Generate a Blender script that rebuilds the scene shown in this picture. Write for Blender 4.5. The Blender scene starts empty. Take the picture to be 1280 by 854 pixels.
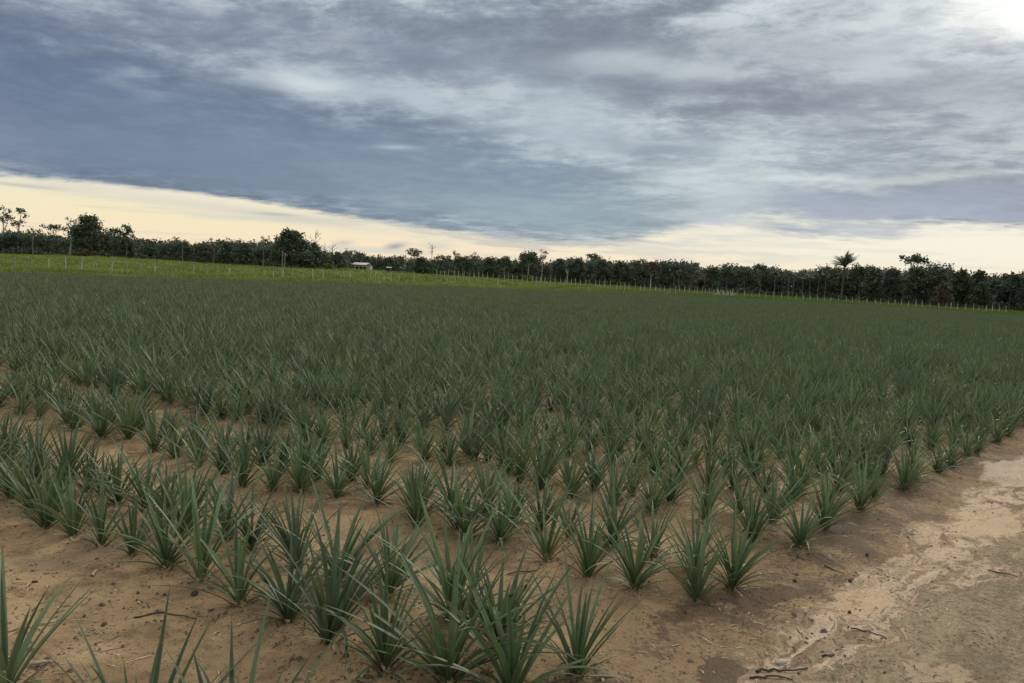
import bpy, math, random
import numpy as np
from mathutils import Matrix, Vector

random.seed(7); rng = np.random.default_rng(7)
scene = bpy.context.scene
COL = scene.collection

# ------------------------------------------------------------------ camera model (photo is 1280 x 854)
F, EYE, CX, CY = 1036.0, 1.6, 640.0, 427.0
HY, SLOPE = 348.0, 0.05
ROLL = math.atan(SLOPE)
def unroll(px, py):
    dx, dy = px - CX, py - CY
    c, s = math.cos(ROLL), math.sin(ROLL)
    return dx * c + dy * s, -dx * s + dy * c
PITCH = math.atan(-unroll(640, HY)[1] / F)
def ray(px, py):
    u, v = unroll(px, py)
    return Vector((u, F * math.cos(PITCH) - v * math.sin(PITCH), -F * math.sin(PITCH) - v * math.cos(PITCH)))
def ground(px, py):
    r = ray(px, py); t = EYE / -r.z
    return (r.x * t, r.y * t)
def horizon(px): return HY + SLOPE * (px - 640)
def u_of(px):
    r = ray(px, horizon(px)); return r.x / r.y

cam_data = bpy.data.cameras.new("camera"); cam = bpy.data.objects.new("camera", cam_data); COL.objects.link(cam)
cam.matrix_world = Matrix.Translation((0, 0, EYE)) @ Matrix.Rotation(math.radians(90) - PITCH, 4, 'X') @ Matrix.Rotation(ROLL, 4, 'Z')
cam_data.sensor_width = 36; cam_data.lens = 36 * F / 1280; cam_data.clip_start = 0.05; cam_data.clip_end = 9000
scene.camera = cam

vs = scene.view_settings
vs.view_transform = 'Standard'; vs.look = 'None'; vs.gamma = 1; vs.use_curve_mapping = False; vs.exposure = 0.0
scene.cycles.max_bounces = 6; scene.cycles.diffuse_bounces = 3; scene.cycles.glossy_bounces = 2
scene.cycles.transmission_bounces = 3; scene.cycles.transparent_max_bounces = 4

# ------------------------------------------------------------------ node expression helper
def lin(c):
    return tuple((v / 255 / 12.92) if v / 255 <= 0.04045 else ((v / 255 + 0.055) / 1.055) ** 2.4 for v in c)

class NT:
    def __init__(self, nt): self.nt = nt
    def node(self, t, **kw):
        n = self.nt.nodes.new(t)
        for k, v in kw.items(): setattr(n, k, v)
        return n
    def put(self, sock, v):
        if isinstance(v, X): self.nt.links.new(v.s, sock)
        elif isinstance(v, bpy.types.NodeSocket): self.nt.links.new(v, sock)
        elif v is not None: sock.default_value = v
    def m(self, op, a, b=None, c=None, clamp=False):
        n = self.node('ShaderNodeMath', operation=op, use_clamp=clamp)
        self.put(n.inputs[0], a); self.put(n.inputs[1], b); self.put(n.inputs[2], c)
        return X(self, n.outputs[0])
    def noise(self, vec, scale, detail=4, rough=0.55, dist=0.0, color=False, lac=2.0):
        n = self.node('ShaderNodeTexNoise'); n.noise_dimensions = '3D'
        self.put(n.inputs['Vector'], vec); n.inputs['Scale'].default_value = scale
        n.inputs['Detail'].default_value = detail; n.inputs['Roughness'].default_value = rough
        n.inputs['Distortion'].default_value = dist; n.inputs['Lacunarity'].default_value = lac
        return X(self, n.outputs[1 if color else 0])
    def voronoi(self, vec, scale, feature='F1', out=0):
        n = self.node('ShaderNodeTexVoronoi', feature=feature)
        self.put(n.inputs['Vector'], vec); n.inputs['Scale'].default_value = scale
        return X(self, n.outputs[out])
    def comb(self, x, y, z):
        n = self.node('ShaderNodeCombineXYZ')
        for i, v in enumerate((x, y, z)): self.put(n.inputs[i], v)
        return X(self, n.outputs[0])
    def sep(self, v):
        n = self.node('ShaderNodeSeparateXYZ'); self.put(n.inputs[0], v)
        return [X(self, o) for o in n.outputs]
    def mix(self, a, b, f):
        n = self.node('ShaderNodeMix', data_type='RGBA', blend_type='MIX'); n.clamp_factor = True
        self.put(n.inputs[0], f)
        for i, v in ((6, a), (7, b)):
            if isinstance(v, tuple): n.inputs[i].default_value = (*v[:3], 1)
            else: self.put(n.inputs[i], v)
        return X(self, n.outputs[2])
    def mul_col(self, a, f):
        n = self.node('ShaderNodeVectorMath', operation='SCALE'); self.put(n.inputs[0], a); self.put(n.inputs['Scale'], f)
        return X(self, n.outputs[0])
    def mul3(self, a, c):
        n = self.node('ShaderNodeVectorMath', operation='MULTIPLY'); self.put(n.inputs[0], a); n.inputs[1].default_value = c
        return X(self, n.outputs[0])
    def step(self, x, lo, hi):
        n = self.node('ShaderNodeMapRange', interpolation_type='SMOOTHSTEP')
        self.put(n.inputs[0], x); self.put(n.inputs[1], lo); self.put(n.inputs[2], hi)
        n.inputs[3].default_value = 0; n.inputs[4].default_value = 1
        return X(self, n.outputs[0])
    def curve(self, x, pts):                       # piecewise linear value curve, values 0..1
        n = self.node('ShaderNodeValToRGB'); r = n.color_ramp
        while len(r.elements) > 1: r.elements.remove(r.elements[-1])
        r.elements[0].position = pts[0][0]
        for p, v in pts[1:]: r.elements.new(p)
        for e, (p, v) in zip(r.elements, pts): e.color = (v, v, v, 1) if not isinstance(v, tuple) else (*v, 1)
        self.put(n.inputs[0], x)
        return X(self, n.outputs[0])
    def gauss(self, x, y, cx, cy, rx, ry, rot=0.0):
        c, s = math.cos(rot), math.sin(rot)
        dx, dy = x - cx, y - cy
        p = (dx * c + dy * s) / rx; q = (dy * c - dx * s) / ry
        return self.m('EXPONENT', (p * p + q * q) * -1.0)
class X:
    def __init__(self, t, s): self.t, self.s = t, s
    def __add__(self, o): return self.t.m('ADD', self, o)
    __radd__ = __add__
    def __sub__(self, o): return self.t.m('SUBTRACT', self, o)
    def __rsub__(self, o): return self.t.m('SUBTRACT', o, self)
    def __mul__(self, o): return self.t.m('MULTIPLY', self, o)
    __rmul__ = __mul__
    def __truediv__(self, o): return self.t.m('DIVIDE', self, o)
    def __rtruediv__(self, o): return self.t.m('DIVIDE', o, self)

def new_mat(name):
    m = bpy.data.materials.new(name); m.use_nodes = True
    nt = m.node_tree; b = nt.nodes['Principled BSDF']
    return m, NT(nt), b

# ------------------------------------------------------------------ sky
SUN_AZ, SUN_EL = 33.0, 34.0            # azimuth from the view axis to the right, elevation
def build_sky():
    w = bpy.data.worlds.new("World"); scene.world = w; w.use_nodes = True
    nt = w.node_tree; nt.nodes.clear(); N = NT(nt)
    tc = N.node('ShaderNodeTexCoord')
    dx, dy, dz = N.sep(tc.outputs['Generated'])
    D2R = 180 / math.pi
    az = N.m('ARCTAN2', dx, dy) * D2R
    el = N.m('ARCSINE', dz) * D2R
    zz = N.m('MAXIMUM', dz, 0.0) + 0.10
    PX, PY = dx / zz, dy / zz
    P = N.comb(PX, PY, 0.0)
    Ps = N.comb(PX * 0.95 + PY * 0.08, PY * 0.80 - PX * 0.05, 3.7)            # stretched along the streaks
    warp = N.noise(P, 1.3, 5, 0.55, color=True)
    wx, wy, wz = N.sep(warp)
    wa = az + (wx - 0.5) * 9.0
    we = el + (wy - 0.5) * 4.2
    n1 = N.noise(Ps, 2.3, 11, 0.65, 0.3)
    n2 = N.noise(N.comb(PX * 0.8 + PY * 0.12, PY * 0.95, 6.1), 7.0, 10, 0.66, 0.2)
    n3 = N.noise(N.comb(PX * 1.0, PY * 1.1, 9.1), 0.55, 3, 0.5)
    tex = n1 * 0.58 + n2 * 0.42
    # the broken altocumulus deck
    deck = N.curve(tex, [(0.38, lin((92, 102, 120))), (0.44, lin((118, 128, 146))), (0.49, lin((148, 158, 174))),
                         (0.54, lin((188, 198, 209))), (0.60, lin((222, 228, 233)))])
    col = deck
    def deg(px, py):
        r = ray(px, py).normalized()
        return math.degrees(math.atan2(r.x, r.y)), math.degrees(math.asin(r.z))
    K = 18.1
    def blob(col, px, py, rx, ry, tilt, c, st, warped=1):
        a, e = deg(px, py)
        rot = -math.radians(tilt) + ROLL
        x, y = (wa, we) if warped else (az, el)
        g = N.gauss(x, y, a, e, rx / K, ry / K, rot)
        return N.mix(col, lin(c), g * st)
    # broad tones
    col = blob(col, 560, 40, 420, 90, 3, (160, 170, 186), 0.3)
    col = blob(col, 250, 30, 330, 40, 4, (140, 148, 168), 0.55)
    col = blob(col, 1000, 90, 330, 70, 4, (128, 136, 155), 0.38)
    col = blob(col, 1220, 170, 220, 60, 6, (124, 133, 155), 0.42)
    col = blob(col, 720, 60, 190, 30, 3, (120, 128, 148), 0.5)
    col = blob(col, 880, 210, 260, 42, 4, (190, 204, 217), 0.45)
    col = blob(col, 650, 120, 160, 40, 8, (170, 181, 197), 0.45)
    col = blob(col, 760, 170, 90, 16, 5, (140, 152, 172), 0.6)
    # smooth slate-blue slab on the left
    col = blob(col, -60, 110, 330, 85, 6, (94, 108, 145), 0.86)
    col = blob(col, 210, 150, 330, 60, 9, (106, 120, 150), 0.74)
    col = blob(col, 430, 195, 260, 52, 9, (122, 138, 162), 0.72)
    col = blob(col, 640, 235, 220, 40, 9, (130, 150, 171), 0.76)
    col = blob(col, 60, 190, 250, 36, 6, (116, 128, 155), 0.75)
    col = blob(col, 330, 225, 260, 30, 7, (122, 138, 161), 0.8)
    col = blob(col, 690, 272, 190, 24, 6, (152, 170, 183), 0.8)
    # light lens and its tail
    col = blob(col, 385, 98, 66, 15, 3, (214, 221, 230), 0.95)
    col = blob(col, 500, 122, 95, 14, 13, (190, 200, 214), 0.75)
    col = blob(col, 700, 140, 70, 16, 5, (192, 203, 215), 0.6)
    col = blob(col, 830, 95, 60, 14, 3, (190, 199, 211), 0.5)
    for px, py, rx, ry, ti, c, st_ in [(770, 85, 70, 14, 2, (196, 205, 216), .6), (700, 165, 90, 18, 4, (188, 200, 213), .55), (1010, 150, 90, 12, 3, (178, 186, 202), .5), (900, 180, 110, 14, 3, (196, 206, 218), .5),
                                       (1030, 60, 130, 18, 2, (160, 167, 184), .5), (860, 120, 90, 14, 3, (112, 120, 143), .55), (960, 112, 130, 9, 3, (106, 114, 140), .6), (1180, 110, 110, 16, 4, (116, 124, 148), .5),
                                       (820, 186, 60, 12, 4, (132, 145, 166), .6), (1090, 205, 90, 9, 3, (128, 138, 163), .5), (560, 85, 110, 12, 5, (122, 131, 153), .5), (470, 55, 90, 14, 12, (126, 134, 158), .5)]:
        col = blob(col, px, py, rx, ry, ti, c, st_)
    # sun behind the cloud, upper right
    a0, e0 = deg(1415, -88)
    g = N.gauss(wa, we, a0, e0, 230 / K, 120 / K, 0.25)
    col = N.mix(col, lin((200, 207, 217)), g * 0.7)
    g = N.gauss(az + (wx - 0.5) * 3.0, el + (wy - 0.5) * 2.4, a0, e0, 175 / K, 84 / K, 0.30)
    col = N.mix(col, (1.25, 1.22, 1.18), N.step(g + (n2 - 0.5) * 0.6, 0.22, 0.90))
    col = blob(col, 1120, 219, 170, 7, 2, (228, 232, 230), 0.5)
    col = blob(col, 905, 250, 75, 30, 2, (206, 216, 221), 0.75)
    col = N.mul3(col, (0.975, 1.015, 0.965))
    # ---- clear band along the horizon, below the edge of the deck
    def tt(px): return (deg(px, 300)[0] + 60) / 120
    edge_px = [(0, 217), (150, 231), (300, 250), (430, 271), (560, 289), (700, 303), (790, 300), (870, 278), (960, 268), (1080, 276), (1280, 280)]
    pts = [(0.0, 0.5)] + [(tt(x), deg(x, y)[1] / 10) for x, y in edge_px] + [(0.93, 0.7), (1.0, 0.5)]
    azn = (az + 60) / 120
    eedge = N.curve(azn, pts) * 10
    soft = N.curve(azn, [(0.0, 0.36), (tt(300), 0.34), (tt(560), 0.5), (tt(800), 0.9), (tt(1000), 1.3), (1.0, 0.8)])
    dd = eedge - el + (n2 - 0.5) * soft * 1.6 + (n3 - 0.5) * 0.8
    clear = N.step(dd, soft * -0.5, soft * 0.7)
    eln = N.m('MULTIPLY', el, 0.1)
    band = N.curve(eln, [(0.0, lin((253, 226, 190))), (0.12, lin((254, 231, 196))), (0.30, lin((248, 236, 207))), (0.55, lin((236, 234, 218))), (0.9, lin((226, 229, 222)))])
    band = blob(band, 1150, 300, 380, 50, 3, (244, 240, 224), 0.95, 0)
    band = blob(band, 150, 262, 200, 16, 6, (251, 236, 190), 0.6, 0)
    streak = N.noise(N.comb(az * 0.06, el * 1.1, 5.0), 1.0, 5, 0.55, 0.3)
    band = N.mix(band, lin((212, 214, 206)), N.step(streak, 0.5, 0.72) * 0.7)
    col = N.mix(col, band, clear)
    # veil thinning below the slab
    col = blob(col, 330, 268, 170, 7, 7, (206, 205, 196), 0.55, 0)
    col = blob(col, 640, 300, 190, 7, 5, (166, 178, 186), 0.55)
    # grey layers inside the right-hand gap
    for px, py, rx, ry, ti, c, s in [(1170, 247, 170, 17, 3, (140, 153, 174), 0.95), (1060, 250, 110, 13, 3, (160, 171, 190), 0.8),
                                     (1010, 285, 80, 7, 2, (156, 169, 186), 0.95), (880, 272, 60, 8, 3, (186, 199, 208), 0.8), (1130, 262, 120, 9, 3, (160, 172, 189), 0.8), (900, 318, 110, 6, 3, (214, 214, 206), 0.7), (1110, 283, 70, 4, 2, (176, 186, 198), 0.7),
                                     (1270, 276, 50, 5, 4, (158, 170, 190), 0.8), (810, 300, 90, 5, 3, (178, 190, 200), 0.6),
                                     (1235, 268, 80, 9, 3, (152, 165, 186), 0.7)]:
        col = blob(col, px, py, rx, ry, ti, c, s)
    for px, py, rx, ry, ti, c, s in [(494, 308, 13, 4, -8, (160, 165, 178), 0.9), (430, 304, 11, 4, -4, (190, 190, 190), 0.6),
                                     (545, 308, 22, 5, 0, (206, 205, 200), 0.6), (495, 184, 24, 3, 0, (176, 190, 205), 0.8),
                                     (590, 205, 14, 5, -10, (160, 176, 196), 0.6), (345, 268, 26, 2, 3, (176, 178, 180), 0.7), (28, 232, 40, 2, 4, (200, 196, 184), 0.8)]:
        col = blob(col, px, py, rx, ry, ti, c, s, 0)
    # thinner and brighter cloud overhead, where the sun stands behind it
    up = N.step(el, 20.0, 62.0)
    col = N.mix(col, N.mul_col(N.mix((1.0, 0.91, 0.78), (0.80, 0.78, 0.76), N.step(el, 40.0, 85.0)), (0.45 + tex * 1.1) * OVERHEAD), up * 0.9)
    sky = N.node('ShaderNodeTexSky', sky_type='NISHITA')
    sky.sun_disc = False; sky.sun_elevation = math.radians(SUN_EL); sky.sun_rotation = math.radians(SUN_AZ)
    sky.dust_density = 3.0
    b1 = N.node('ShaderNodeBackground'); N.put(b1.inputs[0], sky.outputs[0]); b1.inputs[1].default_value = 0.08
    b2 = N.node('ShaderNodeBackground'); N.put(b2.inputs[0], col); b2.inputs[1].default_value = 1.0
    ms = N.node('ShaderNodeMixShader'); ms.inputs[0].default_value = 0.95
    N.put(ms.inputs[1], b1.outputs[0]); N.put(ms.inputs[2], b2.outputs[0])
    out = N.node('ShaderNodeOutputWorld'); N.put(out.inputs[0], ms.outputs[0])
OVERHEAD = 1.16
build_sky()
sun_data = bpy.data.lights.new("sun", 'SUN'); sun_data.energy = 1.5; sun_data.angle = math.radians(14); sun_data.color = (1.0, 0.94, 0.84)
sun = bpy.data.objects.new("sun", sun_data); COL.objects.link(sun)
ca, sa, ce, se = math.cos(math.radians(SUN_AZ)), math.sin(math.radians(SUN_AZ)), math.cos(math.radians(SUN_EL)), math.sin(math.radians(SUN_EL))
sun.rotation_euler = Vector((-sa * ce, -ca * ce, -se)).to_track_quat('-Z', 'Y').to_euler()

# ------------------------------------------------------------------ layout of the land
PXS = [0, 160, 320, 480, 640, 800, 960, 1120, 1280]
US = np.array([u_of(p) for p in PXS])
YF0 = np.array([80, 86, 99, 120, 140, 163, 168, 152, 122.]); YF = YF0 * 0.775   # fence line; end of the crop
TPX = [0, 130, 260, 340, 430, 470, 510, 640, 800, 960, 1100, 1280]
TU = np.array([u_of(p) for p in TPX])
TY = np.array([210, 210, 230, 195, 225, 300, 225, 215, 220, 225, 215, 175.])
TZ = np.array([1.15, 1.9, 1.5, 1.4, 1.9, 2.0, 1.6, 1.2, 1.0, 0.45, 0.25, 0.0])
def uu(x, y): return x / np.maximum(y, 3.0)
def field_end(x, y): return np.interp(uu(x, y), US, YF)
def smooth(t): t = np.clip(t, 0, 1); return t * t * (3 - 2 * t)
def terrain(x, y):
    u = uu(x, y); a = np.interp(u, US, YF); b = np.interp(u, TU, TY); z = np.interp(u, TU, TZ)
    h = z * smooth((y - a) / (b - a))
    return h
E0 = np.array([0.99, 4.05]); ED = np.array([0.65, 0.76]); ED /= np.linalg.norm(ED)
RD = np.array([-0.82, 0.572]); RD /= np.linalg.norm(RD)
BASIS = np.array([ED, RD]).T; INV = np.linalg.inv(BASIS)
def ab(p): return INV @ (np.array(p) - E0)
PERIOD, PAIR = 1.36, 0.41

def vnoise(x, y, s, seed):          # value noise for the soil relief
    r = np.random.default_rng(seed); g = r.random((257, 257))
    X_, Y_ = np.asarray(x) * s + 57.3, np.asarray(y) * s + 31.9
    i, j = np.floor(X_).astype(int), np.floor(Y_).astype(int)
    fx, fy = smooth(X_ - i), smooth(Y_ - j); i %= 256; j %= 256
    return (g[i, j] * (1 - fx) + g[i + 1, j] * fx) * (1 - fy) + (g[i, j + 1] * (1 - fx) + g[i + 1, j + 1] * fx) * fy

def relief(x, y):
    x, y = np.asarray(x, float), np.asarray(y, float)
    d = np.hypot(x, y); w = smooth((32 - d) / 16)
    dxx, dyy = x - E0[0], y - E0[1]
    a = INV[0, 0] * dxx + INV[0, 1] * dyy; b = INV[1, 0] * dxx + INV[1, 1] * dyy
    infield = smooth((b + 0.5) / 0.6)
    bed = 0.5 + 0.5 * np.cos((a - PAIR / 2) / PERIOD * 2 * math.pi)
    h = infield * (bed * 0.035) + (1 - infield) * (-0.01 + (vnoise(a * 1.6 + 5, b * 7.0, 1.0, 81) - .5) * 0.03 + (vnoise(a * 4.5, b * 17.0, 1.0, 82) - .5) * 0.012)
    h = h + (vnoise(x, y, 1.3, 1) - .5) * 0.05 + (vnoise(x, y, 3.7, 2) - .5) * 0.026 + (vnoise(x, y, 9, 3) - .5) * 0.016 + (vnoise(x, y, 23, 4) - .5) * 0.009
    return h * w
def gz(x, y): return terrain(x, y) + relief(x, y)

def mesh_obj(name, verts, faces, mat, parent=None, smooth_=False, attr=None):
    me = bpy.data.meshes.new(name)
    verts = np.asarray(verts, np.float32); nv = len(verts)
    if isinstance(faces, np.ndarray):
        nf, k = faces.shape
        me.vertices.add(nv); me.vertices.foreach_set('co', verts.ravel())
        me.loops.add(nf * k); me.loops.foreach_set('vertex_index', faces.astype(np.int32).ravel())
        me.polygons.add(nf); me.polygons.foreach_set('loop_start', np.arange(0, nf * k, k, dtype=np.int32))
        me.update(calc_edges=True)
    else:
        me.from_pydata([tuple(v) for v in verts.tolist()], [], faces); me.update()
    if attr is not None:
        for an, data in attr.items():
            ca_ = me.color_attributes.new(an, 'FLOAT_COLOR', 'POINT')
            d = np.ones((nv, 4), np.float32); d[:, :data.shape[1]] = data
            ca_.data.foreach_set('color', d.ravel())
    if smooth_: me.polygons.foreach_set('use_smooth', np.ones(len(me.polygons), bool))
    me.validate()
    if mat: me.materials.append(mat)
    o = bpy.data.objects.new(name, me); COL.objects.link(o)
    if parent: o.parent = parent
    return o
def tag(o, label=None, cat=None, group=None, kind=None):
    if label: o['label'] = label
    if cat: o['category'] = cat
    if group: o['group'] = group
    if kind: o['kind'] = kind
    return o
def empty(name, loc, rz=0.0):
    o = bpy.data.objects.new(name, None); COL.objects.link(o); o.location = loc; o.rotation_euler = (0, 0, rz); o.empty_display_size = 0.2
    return o

# ------------------------------------------------------------------ ground
def ground_material():
    m, N, b = new_mat("soil")
    geo = N.node('ShaderNodeNewGeometry')
    x, y, z = N.sep(geo.outputs['Position'])
    P = N.comb(x, y, 0.0)
    dx, dy = x - float(E0[0]), y - float(E0[1])
    s = dx * float(ED[1]) - dy * float(ED[0])            # metres to the right of the row ends
    al = dx * float(ED[0]) + dy * float(ED[1])
    Q = N.comb(al * 0.55, s * 1.9, 1.3)
    wv = N.noise(P, 1.1, 5, 0.6, color=True); w1, w2, _ = N.sep(wv)
    big = N.noise(P, 0.55, 4, 0.55)
    mid = N.noise(P, 3.2, 6, 0.62)
    fine = N.noise(P, 28, 5, 0.65)
    grain = N.noise(P, 160, 3, 0.6)
    stre = N.noise(Q, 2.6, 11, 0.72, 0.9)
    col = N.mix((0.235, 0.167, 0.095), (0.40, 0.288, 0.165), N.step(mid * 0.45 + big * 0.55, 0.38, 0.62))
    col = N.mix(col, (0.17, 0.115, 0.068), N.step(N.noise(P, 2.1, 9, 0.72), 0.50, 0.66) * 0.8)
    col = N.mix(col, N.mul_col(col, 0.72), N.step(N.noise(P, 11, 7, 0.7), 0.50, 0.64) * 0.7)
    # damp crumbly earth against the row ends
    rag = (fine - 0.5) * 0.40 + (w1 - 0.5) * 0.45
    sw = s + rag
    damp = N.step(sw, -0.12, 0.0) * N.step(sw, 0.50, 0.40)
    damp = damp * N.step(mid * 0.5 + fine * 0.3 + big * 0.3, 0.50, 0.60)
    col = N.mix(col, N.mix((0.075, 0.052, 0.034), (0.15, 0.105, 0.068), fine), damp * 0.92)
    # wash-out: pale sand, then the algae-grey crust of the track
    flow = N.noise(N.comb(al * 1.1 + w2 * 1.2, s * 3.0 + w1 * 1.5, 7.0), 2.4, 11, 0.70, 1.2)
    washc = N.mix((0.22, 0.155, 0.10), (0.55, 0.43, 0.305), N.step(flow, 0.40, 0.57))
    washc = N.mix(washc, (0.58, 0.47, 0.35), N.step(flow, 0.56, 0.70) * 0.7)
    wash = N.step(sw + (stre - 0.5) * 0.45, 0.36, 0.52)
    col = N.mix(col, washc, wash * 0.92)
    crustc = N.mix((0.16, 0.13, 0.083), (0.31, 0.25, 0.162), N.step(stre * 0.55 + fine * 0.45, 0.42, 0.6))
    crustc = N.mix(crustc, (0.50, 0.40, 0.28), N.step(N.noise(N.comb(al * 1.5 + w1, s * 7.0 + w2 * 2.0, 2.0), 2.0, 9, 0.7, 0.6), 0.60, 0.68) * 0.75)
    crust = N.step(s * 0.5 + (stre - 0.5) * 1.1 + (flow - 0.5) * 1.0 + (w1 - 0.5) * 0.5 + N.step(al, 0.3, -0.6) * 0.12 - N.step(al, 2.6, 4.0) * 0.16, 0.36, 0.44)
    col = N.mix(col, crustc, crust * 0.92)
    for px, py, rx, ry, c, st in GROUND_PATCHES:
        gx, gy = ground(px, py)
        g = N.gauss(x + (w1 - 0.5) * 0.8, y + (w2 - 0.5) * 0.8, gx, gy, rx, ry, math.atan2(ED[1], ED[0]))
        col = N.mix(col, c, N.step(g + (stre - 0.5) * 0.9 + (fine - 0.5) * 0.55, 0.42, 0.56) * st)
    # crumbs and specks
    v = N.voronoi(P, 42); v2 = N.voronoi(P, 17)
    sp = N.step(v, 0.30, 0.18) * N.step(N.noise(P, 5, 4, 0.6), 0.42, 0.56)
    col = N.mix(col, (0.075, 0.052, 0.035), sp * 0.6)
    sp2 = N.step(v2, 0.13, 0.08) * N.step(N.noise(N.comb(x, y, 8.0), 3, 3, 0.6), 0.52, 0.6)
    col = N.mix(col, (0.05, 0.035, 0.025), sp2 * 0.45)
    col = N.mix(col, N.mul_col(col, 1.38), N.step(grain, 0.42, 0.66) * 0.85)
    col = N.mix(col, N.mul_col(col, 0.7), N.step(N.noise(P, 90, 4, 0.7), 0.5, 0.66) * 0.7)
    # pasture beyond the field
    at = N.node('ShaderNodeAttribute', attribute_name='cover'); gr = N.sep(at.outputs['Color'])[0]
    gcol = N.mix((0.12, 0.185, 0.04), (0.23, 0.28, 0.065), N.step(N.noise(N.comb(x * 0.35, y * 0.12, 0.0), 1.0, 6, 0.65), 0.38, 0.66))
    gcol = N.mix(gcol, (0.045, 0.08, 0.022), N.step(N.noise(N.comb(x * 0.6, y * 0.2, 4.0), 1.0, 5, 0.65), 0.55, 0.68))
    gcol = N.mix(gcol, (0.07, 0.092, 0.034), N.step(x / N.m('MAXIMUM', y, 5.0), 0.02, 0.22) * 0.8)
    col = N.mix(col, gcol, gr)
    N.put(b.inputs['Base Color'], col)
    b.inputs['Specular IOR Level'].default_value = 0.08
    N.put(b.inputs['Roughness'], 0.95 - damp * 0.25)
    bump = N.node('ShaderNodeBump'); bump.inputs['Strength'].default_value = 0.8; bump.inputs['Distance'].default_value = 0.02
    h = mid * 0.9 + fine * 0.55 + grain * 0.22 + N.step(v, 0.3, 0.05) * 0.35
    N.put(bump.inputs['Height'], h); N.put(b.inputs['Normal'], bump.outputs[0])
    return m
GROUND_PATCHES = [(960, 745, 0.40, 0.16, (0.115, 0.082, 0.055), 0.85), (1040, 660, 0.55, 0.22, (0.13, 0.092, 0.062), 0.8),
                  (1120, 610, 0.7, 0.25, (0.15, 0.105, 0.07), 0.75), (890, 840, 0.25, 0.10, (0.10, 0.072, 0.05), 0.85),
                  (1090, 745, 0.33, 0.14, (0.50, 0.36, 0.23), 0.8), (1235, 655, 0.6, 0.2, (0.52, 0.385, 0.26), 0.85),
                  (1270, 590, 0.9, 0.25, (0.5, 0.40, 0.30), 0.8), (1160, 830, 0.20, 0.07, (0.46, 0.36, 0.24), 0.55),
                  (110, 690, 0.45, 0.2, (0.19, 0.14, 0.095), 0.6), (170, 760, 0.3, 0.2, (0.33, 0.23, 0.13), 0.5), (1275, 525, 1.0, 0.3, (0.12, 0.10, 0.055), 0.7)]
SOIL = ground_material()
def axis(lo, hi, fine, out_lo, out_hi, g=1.11):
    a = list(np.arange(lo, hi + 1e-6, fine))
    st, p = fine, hi
    while p < out_hi: st = min(st * g, 60); p += st; a.append(p)
    st, p = fine, lo
    while p > out_lo: st = min(st * g, 60); p -= st; a.insert(0, p)
    return np.array(a)
gx_, gy_ = axis(-5, 7.5, 0.035, -2500, 2500), axis(2.2, 10.5, 0.035, -300, 4500)
# keep cells below ~5 m where the pasture begins
def refine(a, lo, hi, st):
    out = [a[0]]
    for q in a[1:]:
        p = out[-1]
        if p >= lo - 60 and q <= hi + 60 and q - p > st:
            k = int(math.ceil((q - p) / st)); out += list(np.linspace(p, q, k + 1)[1:])
        else: out.append(q)
    return np.array(out)
gx_ = refine(gx_, -220, 220, 4.0); gy_ = refine(gy_, 40, 330, 4.0)
GX, GY = np.meshgrid(gx_, gy_)
GZ = gz(GX, GY)
V = np.stack([GX, GY, GZ], -1).reshape(-1, 3)
nx, ny = len(gx_), len(gy_)
idx = np.arange(nx * ny).reshape(ny, nx)
Q = np.stack([idx[:-1, :-1], idx[:-1, 1:], idx[1:, 1:], idx[1:, :-1]], -1).reshape(-1, 4)
cover = smooth((GY - field_end(GX, GY) + 1.0) / 2.0).reshape(-1)
# split one sheet into field soil, track and pasture; they share their border vertices
cx = V[Q].mean(1)
side = (cx[:, 0] - E0[0]) * ED[1] - (cx[:, 1] - E0[1]) * ED[0]
is_past = cover[Q].mean(1) > 0.5
is_track = (~is_past) & (side > 0.42 + (vnoise(cx[:, 0], cx[:, 1], 1.5, 9) - .5) * 0.5) & (cx[:, 1] < 170)
zx = np.gradient(GZ, axis=1) / np.gradient(GX, axis=1); zy = np.gradient(GZ, axis=0) / np.gradient(GY, axis=0)
NRM = np.stack([-zx, -zy, np.ones_like(zx)], -1).reshape(-1, 3); NRM /= np.linalg.norm(NRM, axis=1)[:, None]
for name, mask, lab in (('field_soil', ~(is_past | is_track), 'sandy brown soil of the pineapple field'), ('dirt_track', is_track, 'washed out sandy track along the field'), ('pasture', is_past, 'green pasture beyond the field')):
    q = Q[mask]; used, inv = np.unique(q, return_inverse=True)
    o = mesh_obj(name, V[used], inv.reshape(-1, 4), SOIL, smooth_=True, attr={'cover': np.repeat(cover[used][:, None], 3, 1)})
    o.data.normals_split_custom_set_from_vertices([tuple(n) for n in NRM[used].tolist()])
    tag(o, lab, kind='structure')

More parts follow.
